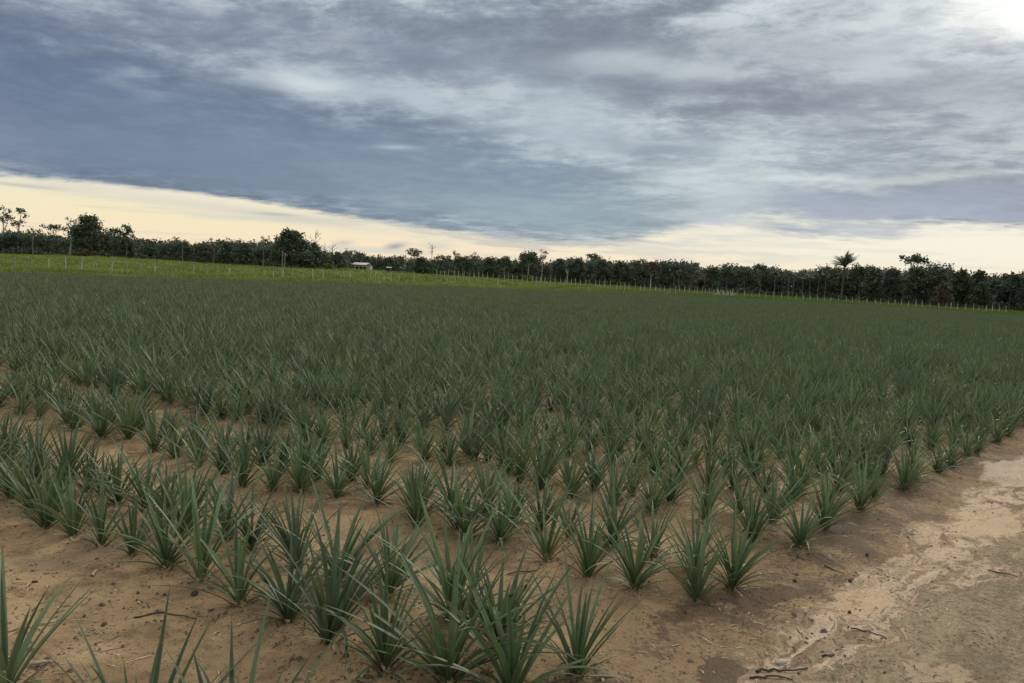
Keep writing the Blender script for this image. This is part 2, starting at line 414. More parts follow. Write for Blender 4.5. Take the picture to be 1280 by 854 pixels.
# ------------------------------------------------------------------ pineapple plants
def leaf_material():
    m, N, b = new_mat("pineapple_leaf")
    at = N.node('ShaderNodeAttribute', attribute_name='leaf'); tone, t, e = N.sep(at.outputs['Color'])
    oi = N.node('ShaderNodeObjectInfo'); rnd = X(N, oi.outputs['Random'])
    tc = N.node('ShaderNodeTexCoord')
    n = N.noise(tc.outputs['Object'], 14, 3, 0.5)
    col = N.mix((0.046, 0.082, 0.036), (0.170, 0.250, 0.108), tone)
    col = N.mix(col, (0.22, 0.26, 0.165), N.step(e, 0.45, 1.0) * 0.55)          # glaucous margins
    col = N.mix(col, (0.11, 0.135, 0.06), N.step(t, 0.22, 0.0) * 0.5)              # paler leaf base
    col = N.mix(col, (0.12, 0.17, 0.05), N.step(rnd, 0.86, 0.99) * 0.5)            # a few yellower plants
    col = N.mix(col, (0.055, 0.092, 0.055), N.step(rnd, 0.25, 0.0) * 0.5)
    col = N.mix(col, (0.24, 0.17, 0.08), N.step(t + (tone - 0.5) * 0.12, 0.90, 0.99) * N.step(tone, 0.35, 0.6) * 0.8)   # dried tips
    col = N.mix(col, N.mul_col(col, 0.62), N.step(n, 0.45, 0.7) * 0.6)
    sl = N.noise(N.comb(e * 3.0, t * 0.6, tone * 40.0), 2.2, 3, 0.6)
    col = N.mix(col, N.mul_col(col, 1.45), N.step(sl, 0.5, 0.72) * 0.7)
    col = N.mix(N.mul_col(col, 0.78), N.mul_col(col, 1.28), N.m('FRACT', rnd * 7.31))
    dead = N.step(tone, 1.2, 1.4)
    col = N.mix(col, (0.22, 0.15, 0.085), dead)
    N.put(b.inputs['Base Color'], col)
    b.inputs['Roughness'].default_value = 0.46; b.inputs['Specular IOR Level'].default_value = 0.42
    tr = N.node('ShaderNodeBsdfTranslucent'); N.put(tr.inputs[0], N.mix(col, (0.13, 0.22, 0.10), 0.4))
    ms = N.node('ShaderNodeMixShader'); ms.inputs[0].default_value = 0.24
    N.put(ms.inputs[1], b.outputs[0]); N.put(ms.inputs[2], tr.outputs[0])
    N.put(N.nt.nodes['Material Output'].inputs[0], ms.outputs[0])
    return m
LEAF = leaf_material()

def plant_mesh(seed, height, spread, n, droop):
    r = random.Random(seed)
    V_, F_, A_ = [], [], []
    ga = 2.399963
    for k in range(n):
        f = k / (n - 1)                                   # 0 inner .. 1 outer
        az = k * ga + r.uniform(-.35, .35)
        L = height * (1.04 - 0.08 * f + r.uniform(-.26, .12))
        if f > 0.62: L *= r.uniform(0.40, 0.98)
        if f < 0.12: L *= r.uniform(0.60, 0.90)
        th = math.radians(5 + ((spread + 6) * (0.15 + 0.85 * f ** 0.8)) * r.uniform(.7, 1.25))
        bend = math.radians(r.uniform(2, 14) + droop * f * r.uniform(.2, 1.5))
        if r.random() < 0.16: bend += math.radians(r.uniform(15, 55))
        swing = math.radians(r.uniform(-18, 18))
        w0 = (0.022 if f < .6 else 0.018) * r.uniform(.75, 1.18) * (height / 0.52) ** .5
        r0 = 0.006 + 0.022 * f
        z0 = 0.05 * (1 - f) - 0.015
        tone = r.random() ** 1.4 * 0.95
        if f > 0.88 and r.random() < .35: tone = 1.6
        p = Vector((math.cos(az) * r0, math.sin(az) * r0, z0))
        S = 8
        base = len(V_)
        for i in range(S + 1):
            t = i / S
            ang = th * (0.72 + 0.28 * min(1, t * 2.2)) + bend * t ** 1.8
            a2 = az + swing * t
            out = Vector((math.cos(a2), math.sin(a2), 0)); side_ = Vector((-math.sin(a2), math.cos(a2), 0))
            d = out * math.sin(ang) + Vector((0, 0, math.cos(ang)))
            nrm = Vector((0, 0, math.sin(ang))) - out * math.cos(ang)       # upper (inner) face
            if i: p = p + d * (L / S)
            w = w0 * (1.0 - t ** 2.3) * (0.80 + 0.35 * math.sin(min(1, t * 2.4) * math.pi / 2)) * .5 + 0.0006
            cup = 0.5 * w
            V_ += [tuple(p + side_ * w + nrm * cup), tuple(p), tuple(p - side_ * w + nrm * cup)]
            A_ += [(tone, t, 1.0), (tone, t, 0.0), (tone, t, 1.0)]
        for i in range(S):
            q = base + i * 3
            F_ += [(q, q + 1, q + 4, q + 3), (q + 1, q + 2, q + 5, q + 4)]
    me_v = np.array(V_); 
    return me_v, np.array(F_), np.array(A_)

KINDS = []     # (descriptor, mesh)
SPEC = [('tall upright', 0.54, 40, 30, 10), ('tall upright', 0.56, 44, 32, 14), ('tall upright', 0.53, 37, 28, 8),
        ('bushy', 0.50, 52, 42, 20), ('bushy', 0.48, 52, 44, 18), ('bushy', 0.51, 48, 42, 24), ('bushy', 0.47, 54, 40, 16),
        ('wide spreading', 0.50, 62, 32, 28), ('wide spreading', 0.52, 65, 34, 22), ('wide spreading', 0.47, 62, 36, 34),
        ('small', 0.38, 48, 30, 16), ('small', 0.40, 44, 26, 12), ('sparse thin leaved', 0.52, 48, 19, 16), ('sparse thin leaved', 0.49, 46, 18, 22)]
plant_meshes = []
for i, (d, h, sp, n, dr) in enumerate(SPEC):
    v, f, a = plant_mesh(100 + i, h, sp, n, dr)
    o = mesh_obj('pineapple_plant', v, f, LEAF, smooth_=True, attr={'leaf': a})
    plant_meshes.append(o.data); bpy.data.objects.remove(o)

A_FRONT = [(57, 659), (92, 671), (127, 683), (165, 698), (208, 714), (251, 733), (299, 755), (360, 777), (411, 805), (480, 835), (560, 856), (640, 880)]
A_BACK = [(372, 710), (420, 730), (485, 750), (565, 780), (622, 817), (720, 850)]
B_FRONT = [(50, 515), (83, 533), (125, 543), (160, 553), (193, 568), (218, 575), (248, 587), (278, 595), (303, 610), (340, 615), (375, 618), (420, 628), (470, 638),
           (518, 650), (570, 670), (625, 688), (683, 708), (735, 726), (793, 744), (870, 760)]
B_BACK = [(397, 605), (440, 605), (528, 625), (915, 738)]
C_FRONT = [(328, 533), (348, 535), (378, 543), (433, 563), (463, 570), (488, 578), (560, 588), (593, 585), (633, 600), (675, 615), (713, 625), (765, 635), (815, 648), (880, 662), (940, 680), (1000, 685)]
C_BACK = [(743, 618), (790, 623), (838, 633), (1030, 662)]
MEAS = {-2: None, 0: None}
prng = random.Random(5)
lines = []           # (a offset, list of (x, y, measured))
def make_line(a0, meas=(), fill_left=True, bmax=160.0, b_start=None):
    pts = []
    for p in meas:
        g = ground(*p); pts.append((ab(g)[1], g[0], g[1], True))
    pts.sort()
    bs = [p[0] for p in pts]
    def add(b):
        aa = a0 + prng.gauss(0, .035)
        q = E0 + ED * aa + RD * b
        pts.append((b, q[0], q[1], False))
    b = (b_start if b_start is not None else prng.uniform(-.05, .12))
    while True:
        if b > bmax: break
        if not bs or all(abs(b - k) > 0.16 for k in bs):
            if prng.random() > 0.025: add(b)
        b += 0.235 + prng.uniform(-.05, .05)
    pts.sort()
    return pts
NEAR_MAX = 14
line_specs = [(-2.46, None), (-1.42, A_FRONT), (-1.0, A_BACK), (0.0, B_FRONT), (0.42, B_BACK), (1.33, C_FRONT), (1.70, C_BACK)]
for k in range(0, 195):
    a0 = 2.55 + k * 1.02
    line_specs += [(a0, ()), (a0 + 0.40, ())]
def row_size(y): return float(np.interp(y, [3.0, 3.6, 4.3, 5.2, 7.0], [1.06, 1.04, .98, .90, .85]))
ULIM = 0.64
cand = []
for li, (a0, meas) in enumerate(line_specs):
    if meas is None:
        arr = np.array([ground(*p) for p in ((6, 880), (78, 1035), (172, 1005), (290, 1050))]); meas_flag = [True] * 4
    elif li < 9:
        pts = make_line(a0, meas, bmax=60)
        arr = np.array([(p[1], p[2]) for p in pts])
        meas_flag = [p[3] for p in pts]
    else:
        nb = np.arange(0, 230, 0.235)
        b = nb + prng.uniform(-.06, .06) + rng.uniform(-.06, .06, len(nb))
        keep = rng.random(len(nb)) > 0.04
        b = b[keep]; aa = a0 + rng.normal(0, .04, len(b))
        arr = E0[None] + aa[:, None] * ED[None] + b[:, None] * RD[None]
        meas_flag = [False] * len(arr)
    for j, (x, y) in enumerate(arr):
        if y < 0.4 or y > 200: continue
        if abs(x) > ULIM * y + 3.0: continue
        if y > field_end(x, y) - 0.8: continue
        cand.append((x, y, li, j))
print('plants', len(cand))
# measured sizes, photo height in pixels of some foreground plants -> scale
def in_view(x, y):
    d = Matrix(cam.matrix_world).inverted() @ Vector((x, y, 0.22))
    px = F * d.x / -d.z; py = F * d.y / -d.z
    return abs(px) < 668 and abs(py) < 500, px + CX, CY - py
vis = []
for c in cand:
    ok, px, py = in_view(c[0], c[1])
    if ok: vis.append((c[1], c, px, py))
vis.sort(key=lambda q: q[0])
single = vis[:300]
single_set = {(q[1][2], q[1][3]) for q in single}
ORD = ['zeroth', 'first', 'second', 'third', 'fourth', 'fifth', 'sixth', 'seventh', 'eighth', 'ninth', 'tenth', 'eleventh', 'twelfth', 'thirteenth', 'fourteenth', 'fifteenth',
       'sixteenth', 'seventeenth', 'eighteenth', 'nineteenth', 'twentieth']
TENS = {20: 'twenty', 30: 'thirty', 40: 'forty'}
def ordinal(n): return ORD[n] if n <= 20 else (TENS[n // 10 * 10] + '-' + ORD[n % 10] if n % 10 else {30: 'thirtieth', 40: 'fortieth'}[n])
by_line = {}
for q in single: by_line.setdefault(q[1][2], []).append(q)
plant_objs = []
rank = 0
for li in sorted(by_line):
    L = sorted(by_line[li], key=lambda q: -q[2])            # from the track side, leftwards
    rank += 1
    for i, q in enumerate(L):
        x, y, _, j = q[1]
        k = prng.randrange(len(SPEC))
        if li <= 2 and SPEC[k][0] == 'small' and prng.random() < .7: k = prng.randrange(3, 9)
        o = bpy.data.objects.new('pineapple_plant', plant_meshes[k]); COL.objects.link(o)
        s = prng.uniform(0.82, 1.12) * row_size(y)
        o.location = (x, y, float(gz(x, y)) + 0.004); o.rotation_euler = (prng.gauss(0, .07), prng.gauss(0, .07), prng.uniform(0, 6.283)); o.scale = (s, s, s * prng.uniform(.95, 1.06))
        d = SPEC[k][0]
        if li == 0:
            lab = f'{d} pineapple plant cut off by the bottom edge, {ordinal(len(L) - i)} from the left'
        else:
            lab = f'{d} pineapple plant, {ordinal(i + 1)} from the sandy track in the {ordinal(rank)} row back'
        tag(o, lab, 'pineapple plant', 'pineapple plants in the nearest rows')
        plant_objs.append(o)
far = [c for c in cand if (c[2], c[3]) not in single_set]
pv = np.array([(c[0], c[1], 0.0) for c in far]); pv[:, 2] = gz(pv[:, 0], pv[:, 1]) + 0.004
me = bpy.data.meshes.new('pineapple_crop'); me.vertices.add(len(pv)); me.vertices.foreach_set('co', pv.astype(np.float32).ravel()); me.update()
for nm, ty, data in (('rz', 'FLOAT', rng.uniform(0, 6.283, len(pv))), ('sc', 'FLOAT', np.clip(rng.normal(1.0, .12, len(pv)), .6, 1.3) * np.interp(pv[:, 1], [8, 30, 60], [.85, .79, .68]) ), ('pick', 'INT', rng.integers(0, len(SPEC), len(pv)))):
    at = me.attributes.new(nm, ty, 'POINT'); at.data.foreach_set('value', data.astype(np.float32 if ty == 'FLOAT' else np.int32))
crop = bpy.data.objects.new('pineapple_crop', me); COL.objects.link(crop)
tag(crop, 'dense dark green pineapple plants filling the field behind the nearest rows', 'pineapple crop', kind='stuff')
# one linked plant of each mesh serves as source for the instancer
src = {}
for o in plant_objs: src.setdefault(o.data.name, o)
ng = bpy.data.node_groups.new('crop', 'GeometryNodeTree')
ng.interface.new_socket('Geometry', in_out='INPUT', socket_type='NodeSocketGeometry'); ng.interface.new_socket('Geometry', in_out='OUTPUT', socket_type='NodeSocketGeometry')
gi = ng.nodes.new('NodeGroupInput'); go = ng.nodes.new('NodeGroupOutput'); iop = ng.nodes.new('GeometryNodeInstanceOnPoints')
jn = ng.nodes.new('GeometryNodeJoinGeometry')
for nm in src:
    oi = ng.nodes.new('GeometryNodeObjectInfo'); oi.transform_space = 'ORIGINAL'; oi.inputs['Object'].default_value = src[nm]
    g2 = ng.nodes.new('GeometryNodeGeometryToInstance'); ng.links.new(oi.outputs['Geometry'], g2.inputs[0]); ng.links.new(g2.outputs[0], jn.inputs[0])
def named(nm, ty):
    n = ng.nodes.new('GeometryNodeInputNamedAttribute'); n.data_type = ty; n.inputs[0].default_value = nm
    return n.outputs[0]
cz = ng.nodes.new('ShaderNodeCombineXYZ'); ng.links.new(named('rz', 'FLOAT'), cz.inputs[2])
ng.links.new(gi.outputs[0], iop.inputs['Points']); ng.links.new(jn.outputs[0], iop.inputs['Instance'])
iop.inputs['Pick Instance'].default_value = True
ng.links.new(named('pick', 'INT'), iop.inputs['Instance Index']); ng.links.new(cz.outputs[0], iop.inputs['Rotation']); ng.links.new(named('sc', 'FLOAT'), iop.inputs['Scale'])
mt = ng.nodes.new('GeometryNodeSetMaterial'); mt.inputs['Material'].default_value = LEAF
ng.links.new(iop.outputs[0], go.inputs[0])
md = crop.modifiers.new('crop', 'NODES'); md.node_group = ng

# ------------------------------------------------------------------ trees
def foliage_mat(name, c1, c2, transl=0.15):
    m, N, b = new_mat(name)
    at = N.node('ShaderNodeAttribute', attribute_name='tone'); t = N.sep(at.outputs['Color'])[0]
    col = N.mix(c1, c2, t)
    N.put(b.inputs['Base Color'], col); b.inputs['Roughness'].default_value = 0.6; b.inputs['Specular IOR Level'].default_value = 0.25
    tr = N.node('ShaderNodeBsdfTranslucent'); N.put(tr.inputs[0], col)
    ms = N.node('ShaderNodeMixShader'); ms.inputs[0].default_value = transl
    N.put(ms.inputs[1], b.outputs[0]); N.put(ms.inputs[2], tr.outputs[0]); N.put(N.nt.nodes['Material Output'].inputs[0], ms.outputs[0])
    return m
def simple_mat(name, c1, c2, scale=3.0, rough=0.85):
    m, N, b = new_mat(name)
    tc = N.node('ShaderNodeTexCoord')
    N.put(b.inputs['Base Color'], N.mix(c1, c2, N.step(N.noise(tc.outputs['Object'], scale, 4, 0.6), 0.35, 0.65)))
    b.inputs['Roughness'].default_value = rough
    return m
FOL = {'dark': foliage_mat('dark_foliage', (0.034, 0.050, 0.036), (0.16, 0.195, 0.125)),
       'mid': foliage_mat('green_foliage', (0.045, 0.068, 0.035), (0.10, 0.13, 0.065)),
       'grey': foliage_mat('grey_foliage', (0.07, 0.075, 0.06), (0.13, 0.13, 0.10)),
       'brown': foliage_mat('brown_foliage', (0.085, 0.065, 0.05), (0.14, 0.11, 0.085)),
       'lime': foliage_mat('lime_foliage', (0.10, 0.15, 0.025), (0.19, 0.24, 0.05)),
       'palm': foliage_mat('palm_foliage', (0.05, 0.08, 0.025), (0.10, 0.135, 0.045))}
BARK = {'pale': simple_mat('pale_bark', (0.30, 0.28, 0.24), (0.46, 0.43, 0.38)), 'dark': simple_mat('dark_bark', (0.06, 0.05, 0.04), (0.11, 0.09, 0.07)),
        'brown': simple_mat('brown_bark', (0.10, 0.072, 0.052), (0.165, 0.122, 0.092)), 'grey': simple_mat('grey_bark', (0.13, 0.12, 0.105), (0.22, 0.2, 0.18))}

def cards(centers, sizes, r, tones, flat=0.0):
    n = len(centers)
    d = r.normal(size=(n, 3)); d[:, 2] *= (1 - flat); d /= np.linalg.norm(d, axis=1)[:, None] + 1e-9
    e = r.normal(size=(n, 3)); e -= (e * d).sum(1)[:, None] * d; e /= np.linalg.norm(e, axis=1)[:, None] + 1e-9
    u = d * sizes[:, None]; v = e * sizes[:, None] * 0.62
    V_ = np.stack([centers - u, centers - v * .9 + u * .1, centers + u, centers + v * .9 - u * .1], 1).reshape(-1, 3)
    return V_, np.arange(4 * n).reshape(-1, 4), np.repeat(np.repeat(tones, 4)[:, None], 3, 1)
def lobe_leaves(lobes, dens, leaf, r, hollow=0.55, clump=7, cl=0.09):
    """leaf clumps spread through a set of ellipsoid lobes (cx, cy, cz, rx, ry, rz)"""
    C_, S_, T_ = [], [], []
    for (cx_, cy_, cz_, rx, ry, rz) in lobes:
        nn = max(4, int(dens * rx * rz / (leaf * leaf) * 0.5))
        d = r.normal(size=(nn, 3)); d /= np.linalg.norm(d, axis=1)[:, None]
        rad = (hollow + (1 - hollow) * r.random(nn)) * r.uniform(.8, 1.1, nn)
        base = np.array([cx_, cy_, cz_]) + d * rad[:, None] * np.array([rx, ry, rz])
        tn = r.random(nn) * .8
        jit = r.normal(size=(nn, clump, 3)) * leaf * .95
        pts = (base[:, None] + jit).reshape(-1, 3)
        C_.append(pts); S_.append(leaf * r.uniform(.6, 1.25, len(pts))); T_.append(np.clip(np.repeat(tn, clump) + r.uniform(-.15, .25, len(pts)), 0, 1))
    return np.concatenate(C_), np.concatenate(S_), np.concatenate(T_)
def tube(path, radii, sides=6):
    V_, F_ = [], []
    for i, (p, ra) in enumerate(zip(path, radii)):
        p = Vector(p); a = Vector(path[max(i - 1, 0)]); b_ = Vector(path[min(i + 1, len(path) - 1)])
        d = (b_ - a).normalized(); s_ = d.orthogonal().normalized(); t_ = d.cross(s_)
        for k in range(sides):
            an = 2 * math.pi * k / sides; V_.append(tuple(p + s_ * (math.cos(an) * ra) + t_ * (math.sin(an) * ra)))
    for i in range(len(path) - 1):
        for k in range(sides):
            F_.append((i * sides + k, i * sides + (k + 1) % sides, (i + 1) * sides + (k + 1) % sides, (i + 1) * sides + k))
    F_.append(tuple(range((len(path) - 1) * sides, len(path) * sides)))
    return V_, F_
def merge(parts):
    V_, F_ = [], []
    for v, f in parts:
        o = len(V_); V_ += list(v); F_ += [tuple(i + o for i in q) for q in f]
    return V_, F_
def place(px, D):
    u = u_of(px); x = u * D
    return x, D, float(terrain(np.array(x), np.array(float(D))))
def z_at(px, py, D):
    r = ray(px, py); return EYE + r.z / r.y * D

def limbs(r, base_z, top_z, H, lobes, rad, lean=(0, 0)):
    parts = []
    trunk_top = (lean[0], lean[1], top_z)
    path = [(lean[0] * t ** 1.3 + r.normal() * .04 * H * .06, lean[1] * t, base_z + (top_z - base_z) * t) for t in np.linspace(0, 1, 6)]
    parts.append(tube(path, [rad * (1 - .55 * t) * (1.25 if t == 0 else 1) for t in np.linspace(0, 1, 6)]))
    for lo in lobes:
        st = Vector(path[3]).lerp(Vector(path[5]), r.random())
        en = Vector(lo[:3])
        mid_ = st.lerp(en, .5) + Vector((r.normal() * .1, r.normal() * .1, -.05)) * (en - st).length
        parts.append(tube([st, mid_, en], [rad * .42, rad * .28, rad * .12], 5))
    return merge(parts)

def tree(px, ytop, D, wpx, label, fol='dark', bark='dark', kind='dense', name='broadleaf_tree', group='trees along the far edge of the pasture', seed=None, crown_from=None, lean=0.0, dens=1.0, trunk_r=None, crown_h=None):
    x, y, z = place(px, D)
    H = z_at(px, ytop, D) - z; W = wpx * D / F * (1.3 if kind == 'dense' else 1.15 if kind == 'dome' else 1.3)
    r = np.random.default_rng(int(px * 7 + ytop) if seed is None else seed)
    root = empty(name, (x, y, z - 0.05)); tag(root, label, 'tree', group)
    rad = trunk_r or max(0.10, H * 0.017)
    leaf = 0.30 if H > 7 else 0.22
    if kind == 'dense':                      # full crown nearly down to the ground
        lobes = []
        n = 13
        for i in range(n):
            f = (i + .5) / n; hz = H * (0.20 + 0.68 * f)
            wr = W * .5 * (0.95 - 0.55 * max(0, f - .35) / .65)
            an = i * 2.4 + r.random(); rr = wr * .55 * r.random() ** .5
            s_ = wr * r.uniform(.5, .75)
            lobes.append((math.cos(an) * rr * 1.3, math.sin(an) * rr, hz, s_, s_, min(s_ * .8, H * .16)))
        lobes.append((0, 0, H * .86, W * .2, W * .2, H * .11))
        tz = H * .7
    elif kind == 'dome':
        lobes = []
        cb = H * (crown_from if crown_from is not None else 0.45)
        for i in range(9):
            an = i * 2.4 + r.random() * .5; rr = W * .36 * math.sqrt((i + .4) / 9)
            hz = cb + (H - cb) * (0.78 - 0.42 * (rr / (W * .36)) ** 2) * r.uniform(.85, 1.05)
            s_ = W * r.uniform(.18, .26)
            lobes.append((math.cos(an) * rr, math.sin(an) * rr, hz, s_, s_, min(s_ * .75, (H - cb) * .3)))
        tz = cb + (H - cb) * .35
    elif kind in ('open', 'umbrella'):       # separated clumps with sky between them
        lobes = []
        cb = H * (crown_from if crown_from is not None else (0.55 if kind == 'open' else 0.72))
        n = 8 if kind == 'open' else 7
        for i in range(n):
            an = i * 2.4 + r.random(); rr = W * .40 * math.sqrt((i + .3) / n)
            hz = cb + (H - cb) * (r.uniform(.12, .9) if kind == 'open' else r.uniform(.55, .85))
            s_ = W * r.uniform(.10, .17)
            lobes.append((math.cos(an) * rr, math.sin(an) * rr, hz, s_ * 1.2, s_ * 1.2, s_ * .62))
        lobes.append((0, 0, H * .94, W * .13, W * .13, H * .05))
        tz = cb + (H - cb) * .25
    elif kind == 'cone':
        lobes = [(r.normal() * W * .04, r.normal() * W * .04, H * f, W * .5 * (1.08 - f), W * .5 * (1.08 - f), H * .11) for f in np.linspace(.12, .93, 8)]
        tz = H * .6
    elif kind == 'wispy':
        lobes = []
        cb = H * (crown_from if crown_from is not None else 0.6)
        for i in range(9):
            an = i * 2.4 + r.random(); rr = W * .38 * math.sqrt((i + .3) / 9)
            lobes.append((math.cos(an) * rr, math.sin(an) * rr, cb + (H - cb) * r.uniform(.2, .92), W * .15, W * .15, W * .12))
        dens *= .32; leaf = .17; tz = cb + (H - cb) * .2
    lx = lean * W
    lobes = [(a + lx, b_, c, d, e, f) for a, b_, c, d, e, f in lobes]
    tv, tf = limbs(r, 0, tz, H, lobes, rad, (lx, 0))
    mesh_obj('trunk', tv, tf, BARK[bark], root, True)
    C_, S_, T_ = lobe_leaves(lobes, (3.2 if kind in ('dense', 'cone') else 2.6 if kind == 'dome' else 1.9) * dens, leaf, r, hollow=.35)
    v, f, a = cards(C_, S_, r, T_, .2)
    mesh_obj('crown', v, f, FOL[fol], root, attr={'tone': a})
    return root

def dead_tree(px, ytop, D, wpx, label, bark='grey', forks=7, name='bare_tree', group='bare trees along the treeline', lean=0.0, rad=None):
    x, y, z = place(px, D); H = z_at(px, ytop, D) - z; W = wpx * D / F
    r = np.random.default_rng(int(px * 13)); root = empty(name, (x, y, z - .05)); tag(root, label, 'bare tree', group)
    rad = rad or H * .014
    parts = []; lx = lean * W
    main = [(lx * t + r.normal() * W * .03, r.normal() * W * .03, H * t * .97) for t in np.linspace(0, 1, 8)]
    mesh_obj('trunk', *tube(main, [rad * (1.1 - .85 * t) for t in np.linspace(0, 1, 8)]), BARK[bark], root, True)
    for i in range(forks):
        s_ = r.uniform(.45, .9); st = Vector((lx * s_, 0, H * s_ * .97)); an = r.random() * 6.28
        ln = W * r.uniform(.3, .55)
        en = st + Vector((math.cos(an) * ln, math.sin(an) * ln, ln * r.uniform(.3, 1.3)))
        en.z = min(en.z, H)
        m_ = st.lerp(en, .5) + Vector((0, 0, ln * .08))
        parts.append(tube([st, m_, en], [rad * .5, rad * .35, rad * .15], 5))
        for k in range(3):
            s2 = st.lerp(en, r.uniform(.4, .95)); e2 = s2 + Vector((r.normal(), r.normal(), abs(r.normal()) + .3)) * ln * .28
            parts.append(tube([s2, e2], [rad * .24, rad * .1], 4))
    mesh_obj('branches', *merge(parts), BARK[bark], root, True)
    return root

def palm(px, ytop, D, wpx, label, big=False, group='slender palms in front of the wood', name='palm_tree'):
    x, y, z = place(px, D); H = z_at(px, ytop, D) - z; W = wpx * D / F
    r = np.random.default_rng(int(px * 17)); root = empty(name, (x, y, z - .05)); tag(root, label, 'palm', group)
    L = W * .56
    ch = max(H * .45, H - L * (0.85 if big else 0.7))
    bend = r.normal() * .02 * H
    path = [(bend * t * t, 0, ch * t) for t in np.linspace(0, 1, 7)]
    r0 = .26 if big else .065
    mesh_obj('trunk', *tube(path, [r0 * (1.2 - .3 * t) for t in np.linspace(0, 1, 7)], 8), BARK['dark' if big else 'grey'], root, True)
    V_, F_, A_ = [], [], []
    nf = 26 if big else 11
    for k in range(nf):
        an = k * 2.4 + r.random() * .3; el_ = math.radians(r.uniform(12, 88) if big else r.uniform(-5, 75)); l = L * r.uniform(.8, 1.05)
        p = Vector((bend, 0, ch)); S = 7; tone = r.random()
        for i in range(S):
            e = el_ - math.radians(48 if big else 95) * (i / S) ** 1.5
            d = Vector((math.cos(an) * math.cos(e), math.sin(an) * math.cos(e), math.sin(e)))
            sd = Vector((-math.sin(an), math.cos(an), 0)); up = sd.cross(d) * -1
            q = p + d * (l / S)
            for sgn in (-1, 1):
                for m_ in range(3):
                    a_ = p.lerp(q, m_ / 3); wl = l * (.21 if big else .26) * math.sin(math.pi * min(.96, (i + m_ / 3 + .7) / (S + .4))) + .03
                    tip = a_ + sd * sgn * wl + d * wl * .55 - up * wl * .30 * r.uniform(.4, 1.6)
                    b0 = len(V_); wd = d * (l * .022 + .02)
                    V_ += [tuple(a_ - wd), tuple(a_ + wd), tuple(tip)]; F_.append((b0, b0 + 1, b0 + 2)); A_ += [(tone,) * 3] * 3
            p = q
    mesh_obj('fronds', V_, np.array(F_), FOL['dark' if big else 'palm'], root, attr={'tone': np.array(A_)})
    return root

# wood that reads as one mass: understorey and closed canopy behind the single trees
def wood():
    r = np.random.default_rng(21); Cs, Ss, Ts = [], [], []
    # px, top of mass (photo px), depth
    prof = [(-120, 296, 215), (-40, 292, 215), (0, 287, 215), (30, 292, 218), (60, 297, 220), (95, 296, 222), (130, 297, 222), (170, 304, 228), (200, 306, 235), (240, 305, 236), (280, 304, 225), (320, 307, 212),
            (345, 308, 205), (385, 309, 208), (410, 315, 222), (432, 318, 260), (440, 317, 330), (470, 320, 345), (500, 324, 345), (512, 326, 320), (520, 324, 236), (560, 328, 230), (600, 328, 228), (640, 325, 226), (700, 325, 226), (760, 326, 230), (820, 330, 232),
            (880, 332, 235), (960, 335, 236), (1040, 335, 232), (1100, 334, 226), (1180, 336, 205), (1240, 344, 192), (1290, 337, 185), (1400, 342, 180)]
    P_ = np.array(prof, float)
    px = -120.0
    while px < 1400:
        yt = np.interp(px, P_[:, 0], P_[:, 1]) + r.normal() * 1.3 + 12.0 * (float(vnoise(np.array(px * .045), np.array(3.3), 1.0, 71)) - .42); D = np.interp(px, P_[:, 0], P_[:, 2])
        tr_tone = r.random() ** 1.5
        for row in range(3):
            if r.random() < .5: tr_tone = r.random() ** 1.5
            Dr = D + row * 7 + r.uniform(-2.5, 2.5)
            x, y, z = place(px + r.uniform(-6, 6), Dr)
            top = max(2.0, z_at(px, yt + (0.6 - row * 1.6) + r.uniform(-1, 2), Dr) - z)
            w = r.uniform(2.0, 3.4)
            lobes = []
            lobes.append((x + r.normal() * w * .1, y, z + top * .84, w * r.uniform(.8, 1.15), w * .9, top * .17))
            for f in (0.12, 0.32, 0.55, 0.74):
                lobes.append((x + r.normal() * w * .35, y + r.normal() * w * .3, z + top * f, w * r.uniform(.65, 1.0) * (1.1 - .35 * f), w * .8, max(.6, top * .14)))
            a, b_, c = lobe_leaves(lobes, .9 if row else 1.0, .27 + .06 * row, r, .3, 6)
            Cs.append(a); Ss.append(b_); Ts.append(c * .4 + tr_tone * .6)
            if row:
                nf = 34; Cs.append(np.stack([x + r.normal(size=nf) * w * .6, y + r.normal(size=nf) * 1.5, z + top * r.uniform(.03, .74, nf)], 1)); Ss.append(r.uniform(.6, 1.05, nf)); Ts.append(r.random(nf) * .5)
        px += 5.5
    # low scrub along the foot of the wood
    px = -120.0
    while px < 1400:
        D = np.interp(px, P_[:, 0], P_[:, 2]) - r.uniform(3, 7); x, y, z = place(px, D); h = r.uniform(.9, 2.4)
        a, b_, c = lobe_leaves([(x, y, z + h * .45, r.uniform(1.2, 2.2), 1.2, h * .5)], .7, .26, r, .3, 6)
        Cs.append(a); Ss.append(b_); Ts.append(c)
        px += 5
    C_, S_, T_ = np.concatenate(Cs), np.concatenate(Ss), np.clip(np.concatenate(Ts), 0, 1)
    v, f, a = cards(C_, S_, r, T_, .2)
    print('wood cards', len(C_))
    o = mesh_obj('background_wood', v, f, FOL['dark'], attr={'tone': a})
    tag(o, 'dark closed wood and scrub forming the treeline behind the pasture', 'wood', kind='stuff')
wood()

